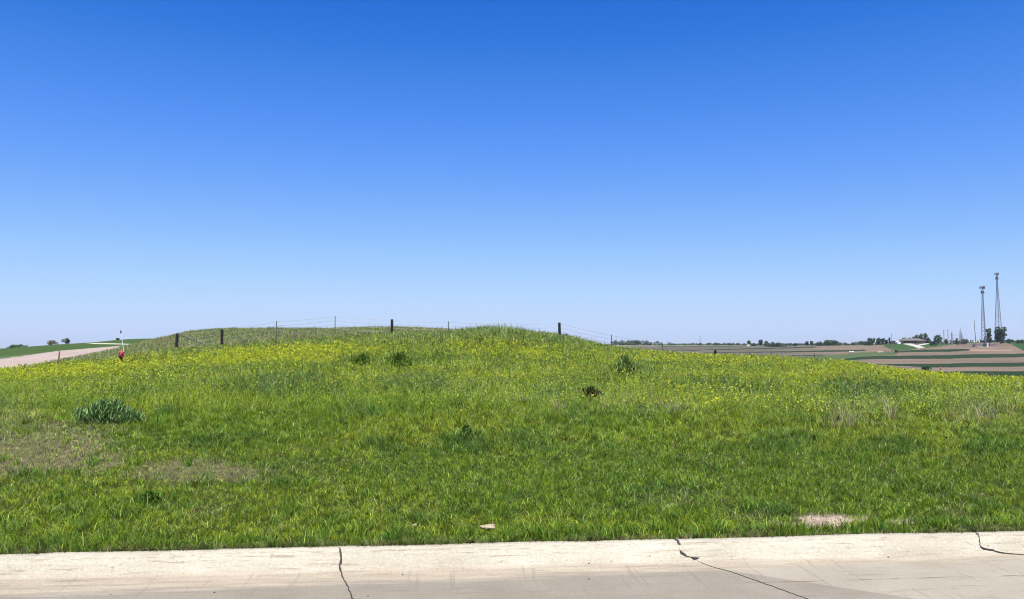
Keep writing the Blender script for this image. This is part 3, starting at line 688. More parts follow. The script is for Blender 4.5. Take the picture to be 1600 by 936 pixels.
leafy_clump('weed_bush', 168, 657, 96, 36, 3200, (.04, .10, .022), (.24, .37, .14), 'largest dark blue-green rounded weed clump standing alone in the lawn at left', leaf=(.075, .014), lean=.5, loose=False)
leafy_clump('weed_bush', 564, 567, 30, 16, 700, (.06, .13, .016), (.16, .25, .04), 'small dark green weed clump in the yellow flowers, left one of a close pair', leaf=(.15, .03), lean=.35)
leafy_clump('weed_bush', 624, 571, 44, 17, 900, (.06, .13, .018), (.17, .26, .045), 'wider grey-green weed clump in the yellow flowers, right one of a close pair', leaf=(.15, .03), lean=.35)
leafy_clump('weed_bush', 982, 580, 58, 20, 1200, (.12, .19, .035), (.26, .34, .11), 'silvery green leafy weed clump right of the fence mound', leaf=(.14, .025), lean=.35)
leafy_clump('dead_weed', 924, 619, 46, 17, 430, (.010, .010, .007), (.09, .10, .035), 'blackish dead tangled weed clump in the middle of the meadow', leaf=(.08, .014), lean=.9)
leafy_clump('thistle', 730, 690, 46, 26, 300, (.10, .19, .02), (.24, .34, .10), 'pale-tipped thistle clump at the edge of the mown grass', leaf=(.07, .02))
leafy_clump('broadleaf_weed', 232, 785, 50, 16, 420, (.05, .12, .014), (.12, .21, .03), 'low dark broadleaf weed in the left of the near lawn', leaf=(.04, .014))
leafy_clump('sapling', 885, 523, 14, 8, 140, (.02, .055, .025), (.04, .09, .035), 'small dark bushy plant at the foot of the right wooden fence post', leaf=(.16, .07))
def dry_tuft(px, py, wpx, hpx, n, label):
    X0, Y0 = ray_ground(px, py, .6); g = (X0, Y0, float(ground(X0, Y0))); root = empty('dry_weed', g, label, 'dead weed')
    L0 = Vector(g); h = S(hpx, Y0) * (.45 + .6 * rng.random(n)) + .12; X = rng.normal(0, S(wpx, Y0) * .2, n); Y = rng.normal(0, S(wpx, Y0) * .12, n)
    blades('stalks', X, Y, h, .005 + .005 * rng.random(n), .2 + .8 * rng.random(n), jitter(np.tile((.36, .32, .19), (n, 1)), .25), None, Z=np.zeros(n) - .02, parent=root)
    MB().tube([(0, 0, -.03), (.01, 0, .12), (-.01, .01, .2)], [.012, .009, .004], 5).build('stem', M_brown, root)
dry_tuft(1318, 664, 55, 50, 46, 'bleached straw stalks leaning left among yellow flowers, tallest dry tuft')
dry_tuft(1396, 652, 40, 46, 34, 'bleached upright straw stalks just right of the leaning ones')
dry_tuft(1535, 655, 70, 40, 50, 'greyish dry stalk tuft near the right edge of the meadow')
dry_tuft(872, 636, 30, 30, 22, 'pale broken stalks left of the blackish dead weed clump')
dry_tuft(1052, 640, 44, 26, 26, 'short straw coloured tuft right of the blackish dead weed clump')
# stones
def stone(px, py, wpx, label, flat=.35):
    X0, Y0 = ray_ground(px, py); bm = bmesh.new(); bmesh.ops.create_icosphere(bm, subdivisions=3, radius=1)
    for v in bm.verts:
        k_ = 1 + .9 * (float(fbm(v.co.x * 1.7 + 9, v.co.y * 1.5 + v.co.z * 2, 7, 5)) - .5); v.co *= k_
        v.co = Vector((v.co.x, v.co.y * .6, max(-.4, min(.5 + .25 * v.co.x, v.co.z)) * flat * 1.1))
    r = S(wpx / 2, Y0); bmesh.ops.scale(bm, vec=(r, r, r), verts=bm.verts)
    me_ = bpy.data.meshes.new('stone'); bm.to_mesh(me_); bm.free(); o = link_mesh('stone', me_, M_stone)
    o.location = (X0, Y0, float(ground(X0, Y0)) + .03); o.rotation_euler.z = random.uniform(-.2, .2); tag(o, label, 'stone')
stone(763, 830, 25, 'flat pale tan slab of stone in the grass above the kerb')
stone(648, 827, 7, 'small whitish stone in grass left of the flat slab', .8)

# ------------------------------------------------------------------ fence
FY = 60.0
fence = empty('wire_fence', G(612, FY), 'wire fence with dark wooden posts and thin steel posts along the mound crest', 'fence')
fl = fence.location.copy()
posts = [(277, 521, 'w', 59), (347, 514.5, 'w', 59.6), (432, 501.5, 't', 60), (523.5, 493.5, 't', 60), (612.5, 499, 'w', 60), (701, 502, 't', 60), (789, 504.5, 't', 60), (874, 504, 'w', 60),
         (955.5, 523, 't', 60.5), (1035, 536, 't', 61), (1117.5, 547, 'w', 62), (1171, 550, 't', 64), (1205, 548.5, 't', 66), (1273, 552, 't', 70)]
tops = []
for i, (px, py, kd, Y) in enumerate(posts):
    t = W(px, py, Y); gz = float(ground(t.x, t.y)) - .3; loc = t - fl; bz = gz - fl.z
    tops.append(t)
    lean = random.uniform(-.03, .03)
    if kd == 'w':
        mb = MB(); pts = [(loc.x + lean + random.uniform(-.01, .01), loc.y, bz), (loc.x + lean * .5, loc.y, (bz + loc.z) / 2), (loc.x, loc.y, loc.z)]
        mb.tube(pts, [.115, .11, .10], 10); o = mb.build('wooden_post', M_post, fence, bevel=0)
    else:
        mb = MB(); b_ = Vector((loc.x + lean, loc.y, bz)); t_ = Vector((loc.x, loc.y, loc.z))
        mb.bar(b_, t_, .075, .012); mb.bar(b_ + Vector((0, .03, 0)), t_ + Vector((0, .03, 0)), .012, .06)
        mb.build('steel_post', M_steelpost, fence)
for s, dz in enumerate((.06, .36, .66, .95)):
    mb = MB(); pts = []
    for a, b in zip(tops, tops[1:]):
        for k in range(8):
            t = k / 8; sag = -.05 * 4 * t * (1 - t)
            pts.append(a.lerp(b, t) - fl + Vector((0, -.07, -dz + sag)))
    pts.append(tops[-1] - fl + Vector((0, -.07, -dz))); mb.tube(pts, .0085, 4); mb.build('wire', M_wire, fence)
mb = MB(); a = W(281, 522.5, 59) - fl; b = W(330, 541.5, 59.2) - fl; b.z -= .05
mb.tube([a, b], [.045, .045], 6); mb.build('brace', plain('green_brace_pipe', (.012, .03, .016), .6), fence)
a = W(93, 549, 58); g_ = G(90.5, 57.6, -.2)
o = MB().bar((0, 0, 0), a - g_, .09, .05).build('leaning_stake', plain('weathered_stake', (.07, .045, .035), .9)); o.location = g_
tag(o, 'thin leaning brown stake beside the gravel lane', 'stake')

# ------------------------------------------------------------------ hydrant with its marker rod
HYY = 47.0
hp = W(189.5, 560, HYY); hp.z = float(ground(hp.x, hp.y))
hyd = empty('fire_hydrant', hp, 'red fire hydrant standing in the weeds before the dry bank', 'fire hydrant')
ht = float(Zat(548.0, HYY)) - hp.z                                 # top of hydrant above soil
s_ = max(ht, .75) / .75
def Q(z): return z * s_
MB().lathe([(.15, 0), (.15, Q(.03)), (.085, Q(.04)), (.085, Q(.42)), (.115, Q(.43)), (.115, Q(.46))], seg=18).build('barrel', M_red, hyd, True)
MB().lathe([(.13, Q(.461)), (.13, Q(.49)), (.105, Q(.50)), (.105, Q(.60)), (.14, Q(.605)), (.14, Q(.635))], seg=18).build('flange', M_red, hyd, True)
MB().lathe([(.13, Q(.636)), (.12, Q(.67)), (.09, Q(.71)), (.05, Q(.735)), (.03, Q(.74)), (.03, Q(.775))], seg=18).build('bonnet', M_red, hyd, True)
MB().lathe([(.07, .085), (.07, .155), (.058, .175), (.02, .18)], c=(0, 0, Q(.55)), seg=14, axis='Y').build('pumper_cap', M_red, hyd, True)
for sx in (-1, 1):
    MB().lathe([(.05, .095 * sx), (.05, .15 * sx), (.04, .16 * sx)], c=(0, 0, Q(.56)), seg=12, axis='X').build('nozzle_cap', M_red, hyd, True)
top = W(188.5, 516.5, HYY) - hp; bot = W(193.5, 549.5, HYY) - hp; d_ = bot - top
rod = MB().tube([bot, top + d_ * .30], .016, 6).build('marker_rod', M_white, hyd)
MB().tube([top + d_ * .13, top], .036, 6).build('black_band', M_black, rod)
MB().tube([top + d_ * .299, top + d_ * .131], .028, 6).build('white_band', M_white, rod)

# ------------------------------------------------------------------ trees
def leaf_cards(cent, rad, n, size, c0, c1, squash=1.):
    """n small leaf faces spread through blobs at cent (k,3) with radii rad (k,)"""
    w_ = rad ** 2 / (rad ** 2).sum(); b = rng.choice(len(rad), n, p=w_)
    d = rng.normal(0, 1, (n, 3)); d /= np.linalg.norm(d, axis=1)[:, None]
    P0 = cent[b] + d * (rad[b] * (.55 + .5 * rng.random(n) ** .7))[:, None] * np.array([1, 1, squash])
    ax = rng.normal(0, 1, (n, 3)) + d * .0; ax /= np.linalg.norm(ax, axis=1)[:, None]; bx = np.cross(ax, d + rng.normal(0, .35, (n, 3))); bx /= np.maximum(1e-6, np.linalg.norm(bx, axis=1))[:, None]
    s = size * (.5 + rng.random(n))
    P = np.stack([P0 - ax * s[:, None], P0 + bx * s[:, None] * .7 - ax * s[:, None] * .2, P0 + ax * s[:, None], P0 - bx * s[:, None] * .7 + ax * s[:, None] * .2], 1)
    tint = rng.random(len(rad)); t = np.clip(tint[b] * .6 + .4 * rng.random(n), 0, 1)
    return P.reshape(-1, 3), np.repeat(jitter(mixc(c0, c1, t), .2), 4, 0)
def tree(px, Y, hpx, wpx, label, name='tree', c0=(.025, .05, .022), c1=(.06, .10, .035), n=None, blobs=14, bare=.25, base=None, group=None, cat='tree', shape='round'):
    g_ = G(px, Y) if base is None else W(px, base, Y)
    H = S(hpx, Y); Wd = S(wpx, Y); root = empty(name, g_, label, cat, group)
    ck = max(bare, .02) * H; cen = []; rad = []
    for i in range(blobs):
        t = (i + .5) / blobs; z = ck + (H - ck) * (.12 + .8 * t)
        if shape == 'cone': prof_ = 1 - t * .9
        elif shape == 'lolly': prof_ = math.sin(math.pi * (.15 + .8 * t)) ** .6
        elif shape == 'bush': prof_ = math.sqrt(max(.05, 1 - t * t * .9))
        elif shape == 'column': prof_ = .75 + .25 * math.sin(9 * t)
        else: prof_ = math.sin(math.pi * (.2 + .58 * t)) ** .7
        a = i * 2.4 + random.uniform(-.5, .5); q_ = random.uniform(.25, .75) * prof_ * Wd / 2
        cen.append((q_ * math.cos(a) * 1.1, q_ * math.sin(a), z)); rad.append(Wd * random.uniform(.13, .24) * (.55 + .45 * prof_))
    cen = np.array(cen); rad = np.minimum(np.array(rad), H * (.42 if shape in ('bush', 'round') else .3))
    cen[:, 2] = np.minimum(cen[:, 2], H - rad * .8); cen[:, 2] = np.maximum(cen[:, 2], rad * .7)
    n = n or int(220 + 2.2 * hpx * wpx); P, C = leaf_cards(cen, rad, n, max(S(.85, Y), H / 34), c0, c1)
    me_ = np_mesh('crown', P, np.arange(len(P)), np.arange(0, len(P), 4), C); link_mesh('crown', me_, M_crown, root)
    mb = MB(); r0 = max(H * .028, .05)
    mb.tube([(0, 0, -.3), (random.uniform(-.02, .02) * H, 0, H * .35), (random.uniform(-.03, .03) * H, 0, H * .8)], [r0, r0 * .7, r0 * .25], 7)
    for i in range(0, blobs, max(1, blobs // 6)):
        z0 = min(H * .6, cen[i][2] * .6); mb.tube([(0, 0, z0), (cen[i][0] * .5, cen[i][1] * .5, (z0 + cen[i][2]) / 2), tuple(cen[i])], [r0 * .4, r0 * .28, r0 * .1], 5)
    mb.build('trunk', M_bark, root)
    return root
def tree_mass(name, pts, Y, n, c0=(.022, .042, .022), c1=(.05, .085, .035), depth=30):
    """pts: list of (px, top_py, bottom_py) along a far wood"""
    cen = []; rad = []; xs_ = [p[0] for p in pts]
    for i in range(int((xs_[-1] - xs_[0]) * .9)):
        px = random.uniform(xs_[0], xs_[-1]); tp = float(np.interp(px, xs_, [p[1] for p in pts])); bt = float(np.interp(px, xs_, [p[2] for p in pts]))
        y_ = Y + random.uniform(0, depth); r = S((bt - tp), y_) * random.uniform(.25, .5)
        p = W(px, tp + random.random() ** 1.5 * (bt - tp), y_); p.z -= r * .8; cen.append(p); rad.append(r)
    P, C = leaf_cards(np.array(cen), np.array(rad), n, S(.7, Y), c0, c1)
    me_ = np_mesh(name, P, np.arange(len(P)), np.arange(0, len(P), 4), C); tag(link_mesh(name, me_, M_crown), kind='stuff')
# left hill
tree(27, 250, 7, 36, 'low spreading green bush group leftmost on the left field horizon', 'bush', c0=(.05, .08, .035), c1=(.09, .13, .05), blobs=26, bare=.0, base=546, shape='bush', n=1800)
tree(82, 262, 8, 18, 'brownish sparse small tree on the left field horizon', c0=(.12, .11, .07), c1=(.17, .15, .10), blobs=9, bare=.1, n=450, base=540)
tree(104, 262, 9, 15, 'greener small tree beside the brownish one on the left horizon', c0=(.03, .06, .03), c1=(.06, .10, .045), blobs=8, bare=.15, n=420, base=538)
tree(184, 400, 2.6, 8, 'tiny dark bush on the left hill behind the hydrant rod', 'bush', blobs=5, bare=0, shape='bush', n=120)
# far woods
tree_mass('far_wood', [(954, 534, 540), (960, 531.5, 540), (975, 532, 540), (990, 531, 540), (1003, 531.5, 540), (1014, 532.5, 540), (1020, 536, 540), (1024, 533, 540), (1030, 532, 540), (1038, 533.5, 540), (1046, 535, 540), (1056, 536.5, 540)], 1250, 7000, c0=(.02, .045, .022), c1=(.05, .085, .03))
tree_mass('far_hedge', [(1058, 537, 539.5), (1075, 536.3, 539.5), (1092, 536, 539.5), (1120, 535.6, 539.5), (1133, 536.3, 539.5), (1139, 535.5, 539.5), (1165, 536.8, 539.5), (1180, 536.5, 539.5), (1240, 536.3, 539.5), (1300, 536, 539.5)], 1400, 6500)
tree_mass('far_hedge', [(1194, 537, 541), (1200, 535, 541), (1206, 534, 541), (1216, 535, 541), (1224, 537, 541), (1240, 537.5, 540)], 980, 2200)
tree_mass('far_wood', [(1274, 537, 540.5), (1280, 533, 540.5), (1290, 531.5, 540.5), (1300, 531, 540.5), (1312, 534, 540.5), (1325, 534.5, 540), (1340, 533, 540), (1352, 533.5, 540), (1362, 536, 540)], 1000, 6500, c0=(.02, .05, .022), c1=(.045, .085, .03))
tree_mass('far_hedge', [(1352, 533, 538.5), (1380, 533.5, 538.5), (1408, 534, 538.5)], 860, 2500)
tree_mass('far_hedge', [(1446, 531.5, 537), (1470, 532, 537.5), (1500, 531, 536.5)], 880, 4000, c0=(.05, .07, .03), c1=(.09, .11, .05))
tree_mass('dark_hedge', [(1498, 532, 536), (1515, 531.3, 535), (1530, 531, 535), (1548, 530.8, 534.5), (1580, 531, 534.8), (1605, 531.2, 535), (1650, 531.5, 535)], 960, 7000, c0=(.012, .03, .014), c1=(.03, .05, .02), depth=12)
FT = [  # px, Y, h, w, label, kwargs
 (1093.5, 1300, 3.2, 6, 'small round bush at the foot of the distant thin mast', dict(shape='bush', bare=0)),
 (1120, 1280, 3, 7, 'low dark bush on the far horizon between the mast and the lollipop tree', dict(shape='bush', bare=0)),
 (1139, 1280, 3.2, 7, 'second low bush on the far horizon left of the lollipop tree', dict(shape='bush', bare=0)),
 (1170.5, 1100, 9, 5.5, 'lollipop shaped lone tree on the far right horizon', dict(shape='lolly', bare=.35)),
 (1178, 1150, 4, 9, 'rounded bush between two tall far trees', dict(shape='bush', bare=0)),
 (1188.5, 1100, 10.5, 7.5, 'tallest of the three lone trees on the far horizon', dict(shape='round', bare=.15)),
 (1197.5, 1050, 9, 5, 'narrow tree rising from the dark hedge on far horizon', dict(shape='round', bare=.1)),
 (1242.5, 1080, 4.5, 7, 'small dome bush alone on the horizon right of the hedge', dict(shape='bush', bare=0)),
 (1261, 1080, 7, 6, 'left tree of the pair before the far wood', dict(shape='round', bare=.1)),
 (1268.5, 1080, 7.5, 6, 'right tree of the pair before the far wood', dict(shape='round', bare=.1)),
 (1361, 820, 12, 15, 'broad leafy tree left of the farm, largest of its row', dict(shape='round', bare=.02, c0=(.03, .055, .035), c1=(.06, .10, .05))),
 (1372.5, 830, 11, 7, 'tree directly right of the broad leafy one left of the farm', dict(shape='round', bare=.05)),
 (1379.5, 830, 10, 6.5, 'third tree of the row left of the farm', dict(shape='round', bare=.05)),
 (1385, 820, 7.5, 5, 'lowest tree of the row left of the farm', dict(shape='round', bare=.05)),
 (1389.8, 800, 11, 3.6, 'narrow columnar dark tree beside the utility pole left of the farmhouse', dict(shape='column', bare=.02)),
 (1395.5, 830, 4.5, 6, 'small bush right of the utility pole by the farm', dict(shape='bush', bare=0)),
 (1413, 845, 9, 9, 'pale tree behind the left end of the farmhouse roof', dict(shape='round', bare=.1)),
 (1421, 850, 9, 8, 'small tree behind the middle of the farmhouse roof', dict(shape='round', bare=.1)),
 (1431.5, 845, 13, 10, 'tree behind the right half of the farmhouse, slightly shorter', dict(shape='round', bare=.15)),
 (1442.5, 850, 15.5, 13, 'tallest spreading tree behind the right end of the farmhouse', dict(shape='round', bare=.1)),
 (1451, 850, 8, 8, 'low tree right of the farmhouse', dict(shape='bush', bare=.0)),
 (1457.5, 745, 6.5, 12, 'round dark bush beside the driveway right of the farmhouse', dict(shape='bush', bare=0, c0=(.015, .035, .02), c1=(.03, .06, .025))),
 (1465, 800, 14.5, 13, 'pale spreading tree left of the utility poles', dict(shape='round', bare=.2, c0=(.05, .08, .045), c1=(.08, .12, .06))),
 (1478, 830, 8, 5, 'small tree between the two utility poles', dict(shape='round', bare=.05)),
 (1495.3, 800, 13, 5.5, 'dark conical evergreen in front of the substation frame', dict(shape='cone', bare=0, c0=(.015, .04, .02), c1=(.03, .07, .03))),
 (1506, 850, 9, 11, 'olive spreading shrub right of the substation mast', dict(shape='round', bare=.05, c0=(.06, .08, .045), c1=(.09, .11, .055))),
 (1545.5, 860, 26, 11, 'tall thin irregular tree between the two cell towers', dict(shape='column', bare=.05, blobs=11, c0=(.015, .04, .02), c1=(.04, .075, .03), n=1500)),
 (1540.5, 850, 14, 6, 'short side tree leaning near the left cell tower leg', dict(shape='round', bare=.05, c0=(.02, .04, .03), c1=(.045, .075, .045))),
 (1563.5, 870, 27, 18, 'big dark round tree at the foot of the right cell tower', dict(shape='round', bare=.02, blobs=20, c0=(.014, .036, .02), c1=(.04, .08, .03), n=2600)),
 (1576.5, 880, 7.5, 6, 'small grey bush right of the big dark tree', dict(shape='round', bare=.05)),
 (1591, 880, 5.5, 5, 'left small tree on the right-hand green horizon', dict(shape='round', bare=.05)),
 (1597.5, 880, 5.5, 6, 'right small tree on the right-hand green horizon', dict(shape='round', bare=.05)),
 (1400.5, 585, 3.5, 4.5, 'tiny dark bush at the left tip of the upper green strip', dict(shape='bush', bare=0, n=160)),
 (1447, 235, 4.5, 15, 'dark bush at the left end of the lowest brown strip', dict(shape='bush', bare=0, n=700, c0=(.02, .05, .03), c1=(.04, .08, .04))),
]
for px, Y, h_, w_, lb, kw in FT: tree(px, Y, h_, w_, lb, 'bush' if kw.get('shape') == 'bush' else 'tree', cat='bush' if kw.get('shape') == 'bush' else 'tree', **kw)

# ------------------------------------------------------------------ cell towers
def lattice_tower(px_base, Y, top_py, w_bot, w_top, label, rot, nb=16, heads=()):
    g_ = G(px_base, Y); H = float(Zat(top_py, Y)) - g_.z; root = empty('cell_tower', g_, label, 'cell tower', rz=rot)
    def leg(k, z):
        r = (w_bot + (w_top - w_bot) * min(1, z / (H * .86))) / math.sqrt(3); a = 2 * math.pi * k / 3
        return Vector((r * math.cos(a), r * math.sin(a), z))
    for k in range(3):
        MB().tube([leg(k, 0), leg(k, H * .5), leg(k, H * .86), leg(k, H)], [.30, .24, .2, .16], 6).build('leg', M_steel, root)
    mb = MB(); z = 0; i = 0
    while z < H * .98:
        st = max(1.6, (w_bot + (w_top - w_bot) * z / H) * .95); z2 = min(H, z + st)
        for k in range(3):
            mb.bar(leg(k, z), leg((k + 1) % 3, z2), .13); mb.bar(leg((k + 1) % 3, z), leg(k, z2), .13)
            mb.bar(leg(k, z2), leg((k + 1) % 3, z2), .12)
        z = z2
    mb.build('bracing', M_steel, root)
    for (dz, R, ph, n_) in heads:
        z = H - dz; m2 = MB(); pr = None
        for k in range(3):
            a = 2 * math.pi * k / 3 + ph; a2 = 2 * math.pi * (k + 1) / 3 + ph
            m2.bar((R * math.cos(a), R * math.sin(a), z), (R * math.cos(a2), R * math.sin(a2), z), .25); m2.bar((0, 0, z), (R * math.cos(a), R * math.sin(a), z), .25)
        fr = m2.build('antenna_mount', M_antenna, root)
        for k in range(3):
            for j in range(n_):
                a = 2 * math.pi * k / 3 + ph; a2 = 2 * math.pi * (k + 1) / 3 + ph; t = (j + .5) / n_
                p = Vector((R * (math.cos(a) * (1 - t) + math.cos(a2) * t) * 1.05, R * (math.sin(a) * (1 - t) + math.sin(a2) * t) * 1.05, z))
                MB().box(p, (.75, .4, 2.6), rz=a + math.pi / 3).build('antenna', M_antenna, fr)
    MB().tube([(0, 0, H), (0, 0, H + 1.6)], .07, 5).build('lightning_rod', M_steel, root)
    return root, H
lattice_tower(1538, 777, 447, 5.0, 1.1, 'shorter darker lattice cell tower standing in the brown field at right', .35, heads=((1.5, 3.0, .3, 2), (6.0, 2.4, .9, 1)))
lattice_tower(1561, 905, 426, 8.2, 1.1, 'taller lattice cell tower behind the big dark tree', .1, heads=((1.5, 2.8, .5, 2), (6.5, 2.3, 1.2, 1)))
# compound at the foot of the nearer tower
cb = G(1538, 772)
comp = empty('chain_link_fence', cb, 'grey mesh compound fence round the foot of the shorter cell tower', 'fence')
mb = MB(); wx, wy = 10.5, 6
cor = [(-wx, -wy), (wx * .85, -wy), (wx * .85, wy), (-wx, wy)]
for (x0, y0), (x1, y1) in zip(cor, cor[1:] + cor[:1]):
    k = 8
    for i in range(k): mb.tube([(x0 + (x1 - x0) * i / k, y0 + (y1 - y0) * i / k, -.8), (x0 + (x1 - x0) * i / k, y0 + (y1 - y0) * i / k, 2.6)], .06, 5)
    mb.bar((x0, y0, 2.5), (x1, y1, 2.5), .07); mb.bar((x0, y0, .9), (x1, y1, .9), .05)
mb.build('frame', M_steel, comp)
o = MB().box((0, 0, 0), (18, 11, .5)).build('concrete_pad', M_chalk); o.location = cb + Vector((-.6, -.5, .05)); o['kind'] = 'structure'
def shed(name, px, Y, w_, d_, h_, mat, label, cat, dz=0.3, roof=None):
    g_ = G(px, Y); r = empty(name, g_ + Vector((0, 0, dz)), label, cat)
    MB().box((0, 0, h_ / 2), (w_, d_, h_)).build('body', mat, r, bevel=.04); MB().box((0, 0, h_ + .1), (w_ * 1.08, d_ * 1.08, .2)).build('roof', roof or mat, r, bevel=.03)
    MB().box((w_ * .15, -d_ / 2 - .03, h_ * .42), (w_ * .3, .05, h_ * .75)).build('door', M_steel, r)
    return r
shed('equipment_cabinet', 1542.7, 770, 1.5, 1.5, 3.4, M_white, 'white upright equipment cabinet beside the shorter tower base', 'cabinet')
shed('equipment_shelter', 1549.5, 772, 5.4, 3, 2.2, M_brown, 'rusty brown equipment shelter right of the white cabinet', 'shelter')
shed('equipment_shelter', 1527, 773, 6.5, 3, 2.0, plain('grey_brown_panel', (.16, .12, .11), .8), 'greyish brown equipment shelter left of the shorter tower base', 'shelter')
shed('equipment_box', 1539.2, 768, 2.6, 1.6, 2.9, M_dark, 'black equipment box under the shorter tower', 'cabinet')
shed('white_trailer', 1525, 930, 7.5, 3, 2.2, M_white, 'small white building behind the hedge near the lone pole', 'building')

# ------------------------------------------------------------------ poles
def pole(px, Y, top_py, label, name='utility_pole', cat='utility pole', r=.2, arm=True, lean=0, mat=None):
    g_ = G(px, Y); H = float(Zat(top_py, Y)) - g_.z; rt = empty(name, g_, label, cat)
    MB().tube([(0, 0, -.3), (lean * .5, 0, H / 2), (lean, 0, H)], [r * 1.2, r, r * .75], 8).build('shaft', mat or M_poleW, rt)
    if arm:
        MB().box((lean, 0, H - .7), (2.4, .15, .18)).build('crossarm', mat or M_poleW, rt)
        for x in (-1.05, -.35, .35, 1.05): MB().lathe([(.05, 0), (.08, .1), (.04, .25)], c=(lean + x, 0, H - .6), seg=8).build('insulator', M_white, rt)
    return rt
pole(1393.3, 700, 521, 'thin utility pole left of the farmhouse', r=.16)
pole(1394.5, 560, 534, 'short dark pole on the farm lawn edge', arm=False, r=.2)
pole(1475.3, 800, 515.5, 'left dark utility pole between farm and substation', r=.32)
pole(1481.6, 800, 515, 'right dark utility pole next to the substation', r=.32)
pole(1525, 860, 500.5, 'tall bare leaning pole left of the shorter cell tower', arm=False, r=.32, lean=-1.3)
pole(1094.2, 1290, 524, 'hair-thin distant mast alone on the far horizon', 'radio_mast', 'mast', r=.35, arm=False, mat=M_steel)
pole(963, 1200, 527.5, 'faint distant pole above the left far wood', arm=False, r=.3)
# substation portal
g_ = G(1494, 850); sub = empty('substation_frame', g_, 'pale steel substation portal with crossbeams and a spired column', 'substation')
M_pst = plain('pale_steel', (.22, .22, .27), .6, .2)
def col_lat(x, H, w_, spire=0):
    mb = MB(); c_ = [(-w_ / 2, -w_ / 2), (w_ / 2, -w_ / 2), (w_ / 2, w_ / 2), (-w_ / 2, w_ / 2)]
    for a, b in c_: mb.bar((x + a, b, -.3), (x + a * .6, b * .6, H), .2)
    z = 0
    while z < H - 1.2:
        for (a, b), (c, d) in zip(c_, c_[1:] + c_[:1]):
            k0 = 1 - .4 * z / H; k1 = 1 - .4 * (z + 1.2) / H; mb.bar((x + a * k0, b * k0, z), (x + c * k1, d * k1, z + 1.2), .13)
        z += 1.2
    if spire: mb.tube([(x, 0, H - .5), (x, 0, H + spire)], [.25, .05], 5)
    mb.build('lattice_column', M_pst, sub)
col_lat(S(-6.5, 850), S(19, 850), 1.3); col_lat(S(7.3, 850), S(21, 850), 1.8, S(7, 850)); col_lat(S(9.2, 850), S(15, 850), 1.2, 2)
for zpx in (14, 9.5, 7.5):
    mb = MB(); z = S(zpx, 850); mb.bar((S(-6.5, 850), 0, z), (S(7.3, 850), 0, z), .18); mb.bar((S(-6.5, 850), 0, z + .5), (S(7.3, 850), 0, z + .5), .12); mb.build('crossbeam', M_pst, sub)

# ------------------------------------------------------------------ farmhouse
HY = 800.; hb = G(1427, HY); hw = S(38, HY)
house = empty('farmhouse', hb, 'long low farmhouse with grey hip roof and shaded dark front', 'house')
hh_ = 2.9
MB().box((0, 4.4, hh_ / 2 - .2), (hw, 8, hh_ + .4)).build('wall', M_brick, house)
mb = MB(); x0, x1, y0, y1, ze, zr = -hw / 2 - .8, hw / 2 + .8, -2.0, 9.4, hh_ + .02, hh_ + 2.1
A = [(x0, y0, ze), (x1, y0, ze), (x1, y1, ze), (x0, y1, ze)]; R0, R1 = (x0 + 5, 4, zr), (x1 - 5, 4, zr)
vv = [mb.bm.verts.new(p) for p in A + [R0, R1]]
for f in ((0, 1, 5, 4), (1, 2, 5), (2, 3, 4, 5), (3, 0, 4), (3, 2, 1, 0)): mb.bm.faces.new([vv[i] for i in f])
rf = mb.build('roof', M_roof, house); MB().box((-2, 5, zr), (1, .8, 1.6)).build('chimney', M_brick, rf)
for x in (-8, -4.6, -1.2, 2.2):
    w1 = MB().box((x, .36, 1.35), (2.9, .1, 2.3)).build('window', M_dark, house)
MB().box((5.4, .36, 1.05), (1.1, .1, 2.1)).build('door', M_brown, house)
MB().box((0, -1.0, -.1), (hw * .9, 2.6, .3)).build('porch', M_brick, house)
for x in (-10.4, -6.3, -2.9, .5, 3.9, 7, 10.4): MB().box((x, -1.8, hh_ / 2), (.2, .2, hh_)).build('porch_post', M_dark, house)
gb = G(1405, 790); gar = empty('gable_garage', gb, 'small bright white gabled garage at the left end of the farmhouse', 'garage')
mb = MB(); P = [(-1.8, 0, 0), (1.8, 0, 0), (1.8, 0, 1.9), (0, 0, 3.3), (-1.8, 0, 1.9)]
f0 = [mb.bm.verts.new(p) for p in P]; f1 = [mb.bm.verts.new((p[0], 4, p[2])) for p in P]; mb.bm.faces.new(f0); mb.bm.faces.new(f1[::-1])
for i in range(5): mb.bm.faces.new((f0[i], f1[i], f1[(i + 1) % 5], f0[(i + 1) % 5]))
mb.build('wall', M_white, gar)
mb = MB(); mb.bar((-2.1, -.2, 1.75), (0, -.2, 3.4), .12); mb.bar((2.1, -.2, 1.75), (0, -.2, 3.4), .12)
for s in (-1, 1): mb.poly([(s * 2.15, -.3, 1.72), (0, -.3, 3.45), (0, 4.3, 3.45), (s * 2.15, 4.3, 1.72)])
mb.build('roof', M_white, gar); MB().box((0, -.03, .9), (1.6, .05, 1.7)).build('door', M_white, gar)
shed('farm_shed', 1383.5, 850, 8.5, 4, 1.6, M_white, 'long low white shed among the trees left of the farm', 'shed', dz=.8)
shed('farm_shed', 1399, 830, 7.5, 4, 2.6, plain('dark_barn_wall', (.03, .04, .05), .8), 'dark low barn left of the white garage', 'barn')
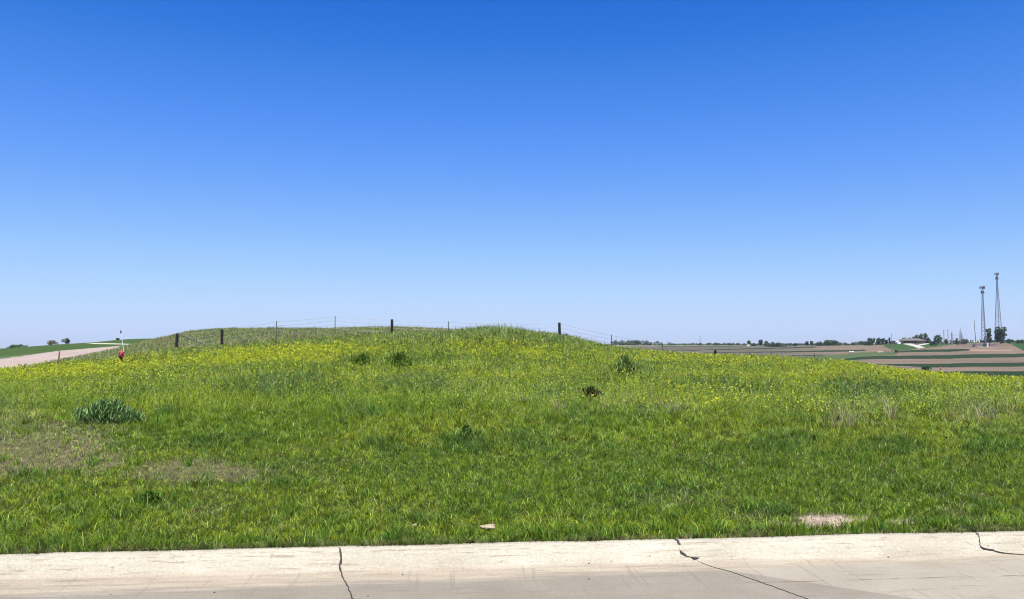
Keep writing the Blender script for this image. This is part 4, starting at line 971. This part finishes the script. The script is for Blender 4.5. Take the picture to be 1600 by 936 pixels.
# small pale things in the fields
def cow(px, Y, label, s=1.):
    g_ = G(px, Y); r = empty('hay_bale', g_, label, 'bale', 'pale wrapped bales in the valley field')
    return r
for px, lb in ((1328.3, 'left of two white wrapped bales in the valley grass'), (1332.2, 'right of two white wrapped bales in the valley grass')):
    g_ = G(px, 600); o = MB().lathe([(.2, -.7), (.5, -.65), (.55, -.5), (.55, .5), (.5, .65), (.2, .7)], seg=16, axis='X').build('wrapped_bale', M_white, None, True)
    o.location = g_ + Vector((0, 0, .5)); o.rotation_euler.z = random.uniform(-.3, .3); tag(o, lb, 'bale', 'white wrapped bales in the valley grass')
g_ = G(1169, 1100); o = MB().box((0, 0, 1.2), (3, 2.4, 2.4)).box((0, 0, 2.6), (3.4, 2.8, .4)).build('white_shed', M_white); o.location = g_; tag(o, 'tiny white shed under the lollipop tree', 'shed')
def heap(px, Y, wpx, hpx, label):
    g_ = G(px, Y); bm = bmesh.new(); bmesh.ops.create_icosphere(bm, subdivisions=4, radius=1); r = S(wpx / 2, Y); h_ = S(hpx, Y)
    for v in bm.verts:
        f_ = 1 + .5 * (float(fbm(v.co.x * 2 + 4, v.co.y * 2 + v.co.z, 13)) - .5); v.co = Vector((v.co.x * r * f_, v.co.y * r * .8 * f_, max(v.co.z, -.1) * h_ * f_))
    me_ = bpy.data.meshes.new('soil_heap'); bm.to_mesh(me_); bm.free(); o = link_mesh('soil_heap', me_, M_soil, smooth=True); o.location = g_; tag(o, label, 'soil heap')
heap(1375, 590, 12, 2.6, 'pinkish heap of bare soil left of the farm lawn')
g_ = G(1470, 190); o = MB().tube([(0, 0, -.2), (0, 0, S(6.5, 190) )], .08, 8).lathe([(.12, S(6.5, 190)), (.2, S(7, 190)), (.2, S(9, 190)), (.1, S(10, 190))], seg=10).build('marker_post', M_orange)
o.location = g_; tag(o, 'orange marker post standing at the edge of the lowest brown strip', 'marker')
# bird
b0 = W(176.5, 354.5, 120); mb = MB()
mb.lathe([(.01, -.22), (.05, -.12), (.07, 0), (.05, .12), (.02, .2)], seg=8, axis='Y')
for s in (-1, 1): mb.poly([(0, -.07, .02), (s * .2, -.09, .09), (s * .42, .02, .05), (s * .2, .06, .08), (0, .07, .02)])
mb.poly([(-.05, .32, 0), (.05, .32, 0), (.02, .18, 0), (-.02, .18, 0)])
o = mb.build('bird', M_black); o.scale = (.6, .6, .6); o.location = b0; o.rotation_euler.z = .6; tag(o, 'tiny dark bird flying high in the sky at left', 'bird')

# ------------------------------------------------------------------ haze
hz = MB().box((0, 0, 0), (1, 1, 1)).build('haze', bpy.data.materials.new('air'))
hz.scale = (24000, 6200, 420); hz.location = (0, 2950, 45 - 0.0); tag(hz, kind='stuff')
zmin = float(ZZ.min()); top_ = 110; hz.scale[2] = top_ - (zmin - 1); hz.location[2] = (top_ + zmin - 1) / 2
m = hz.data.materials[0]; m.use_nodes = True; t = m.node_tree; t.nodes.remove(t.nodes['Principled BSDF'])
pv = t.nodes.new('ShaderNodeVolumePrincipled'); pv.inputs['Color'].default_value = (.80, .87, 1, 1); pv.inputs['Density'].default_value = .00005; pv.inputs['Anisotropy'].default_value = .2
t.links.new(pv.outputs[0], t.nodes['Material Output'].inputs['Volume'])
print('haze', hz.scale[:], hz.location[:], 'x range', co[:, 0].min(), co[:, 0].max())
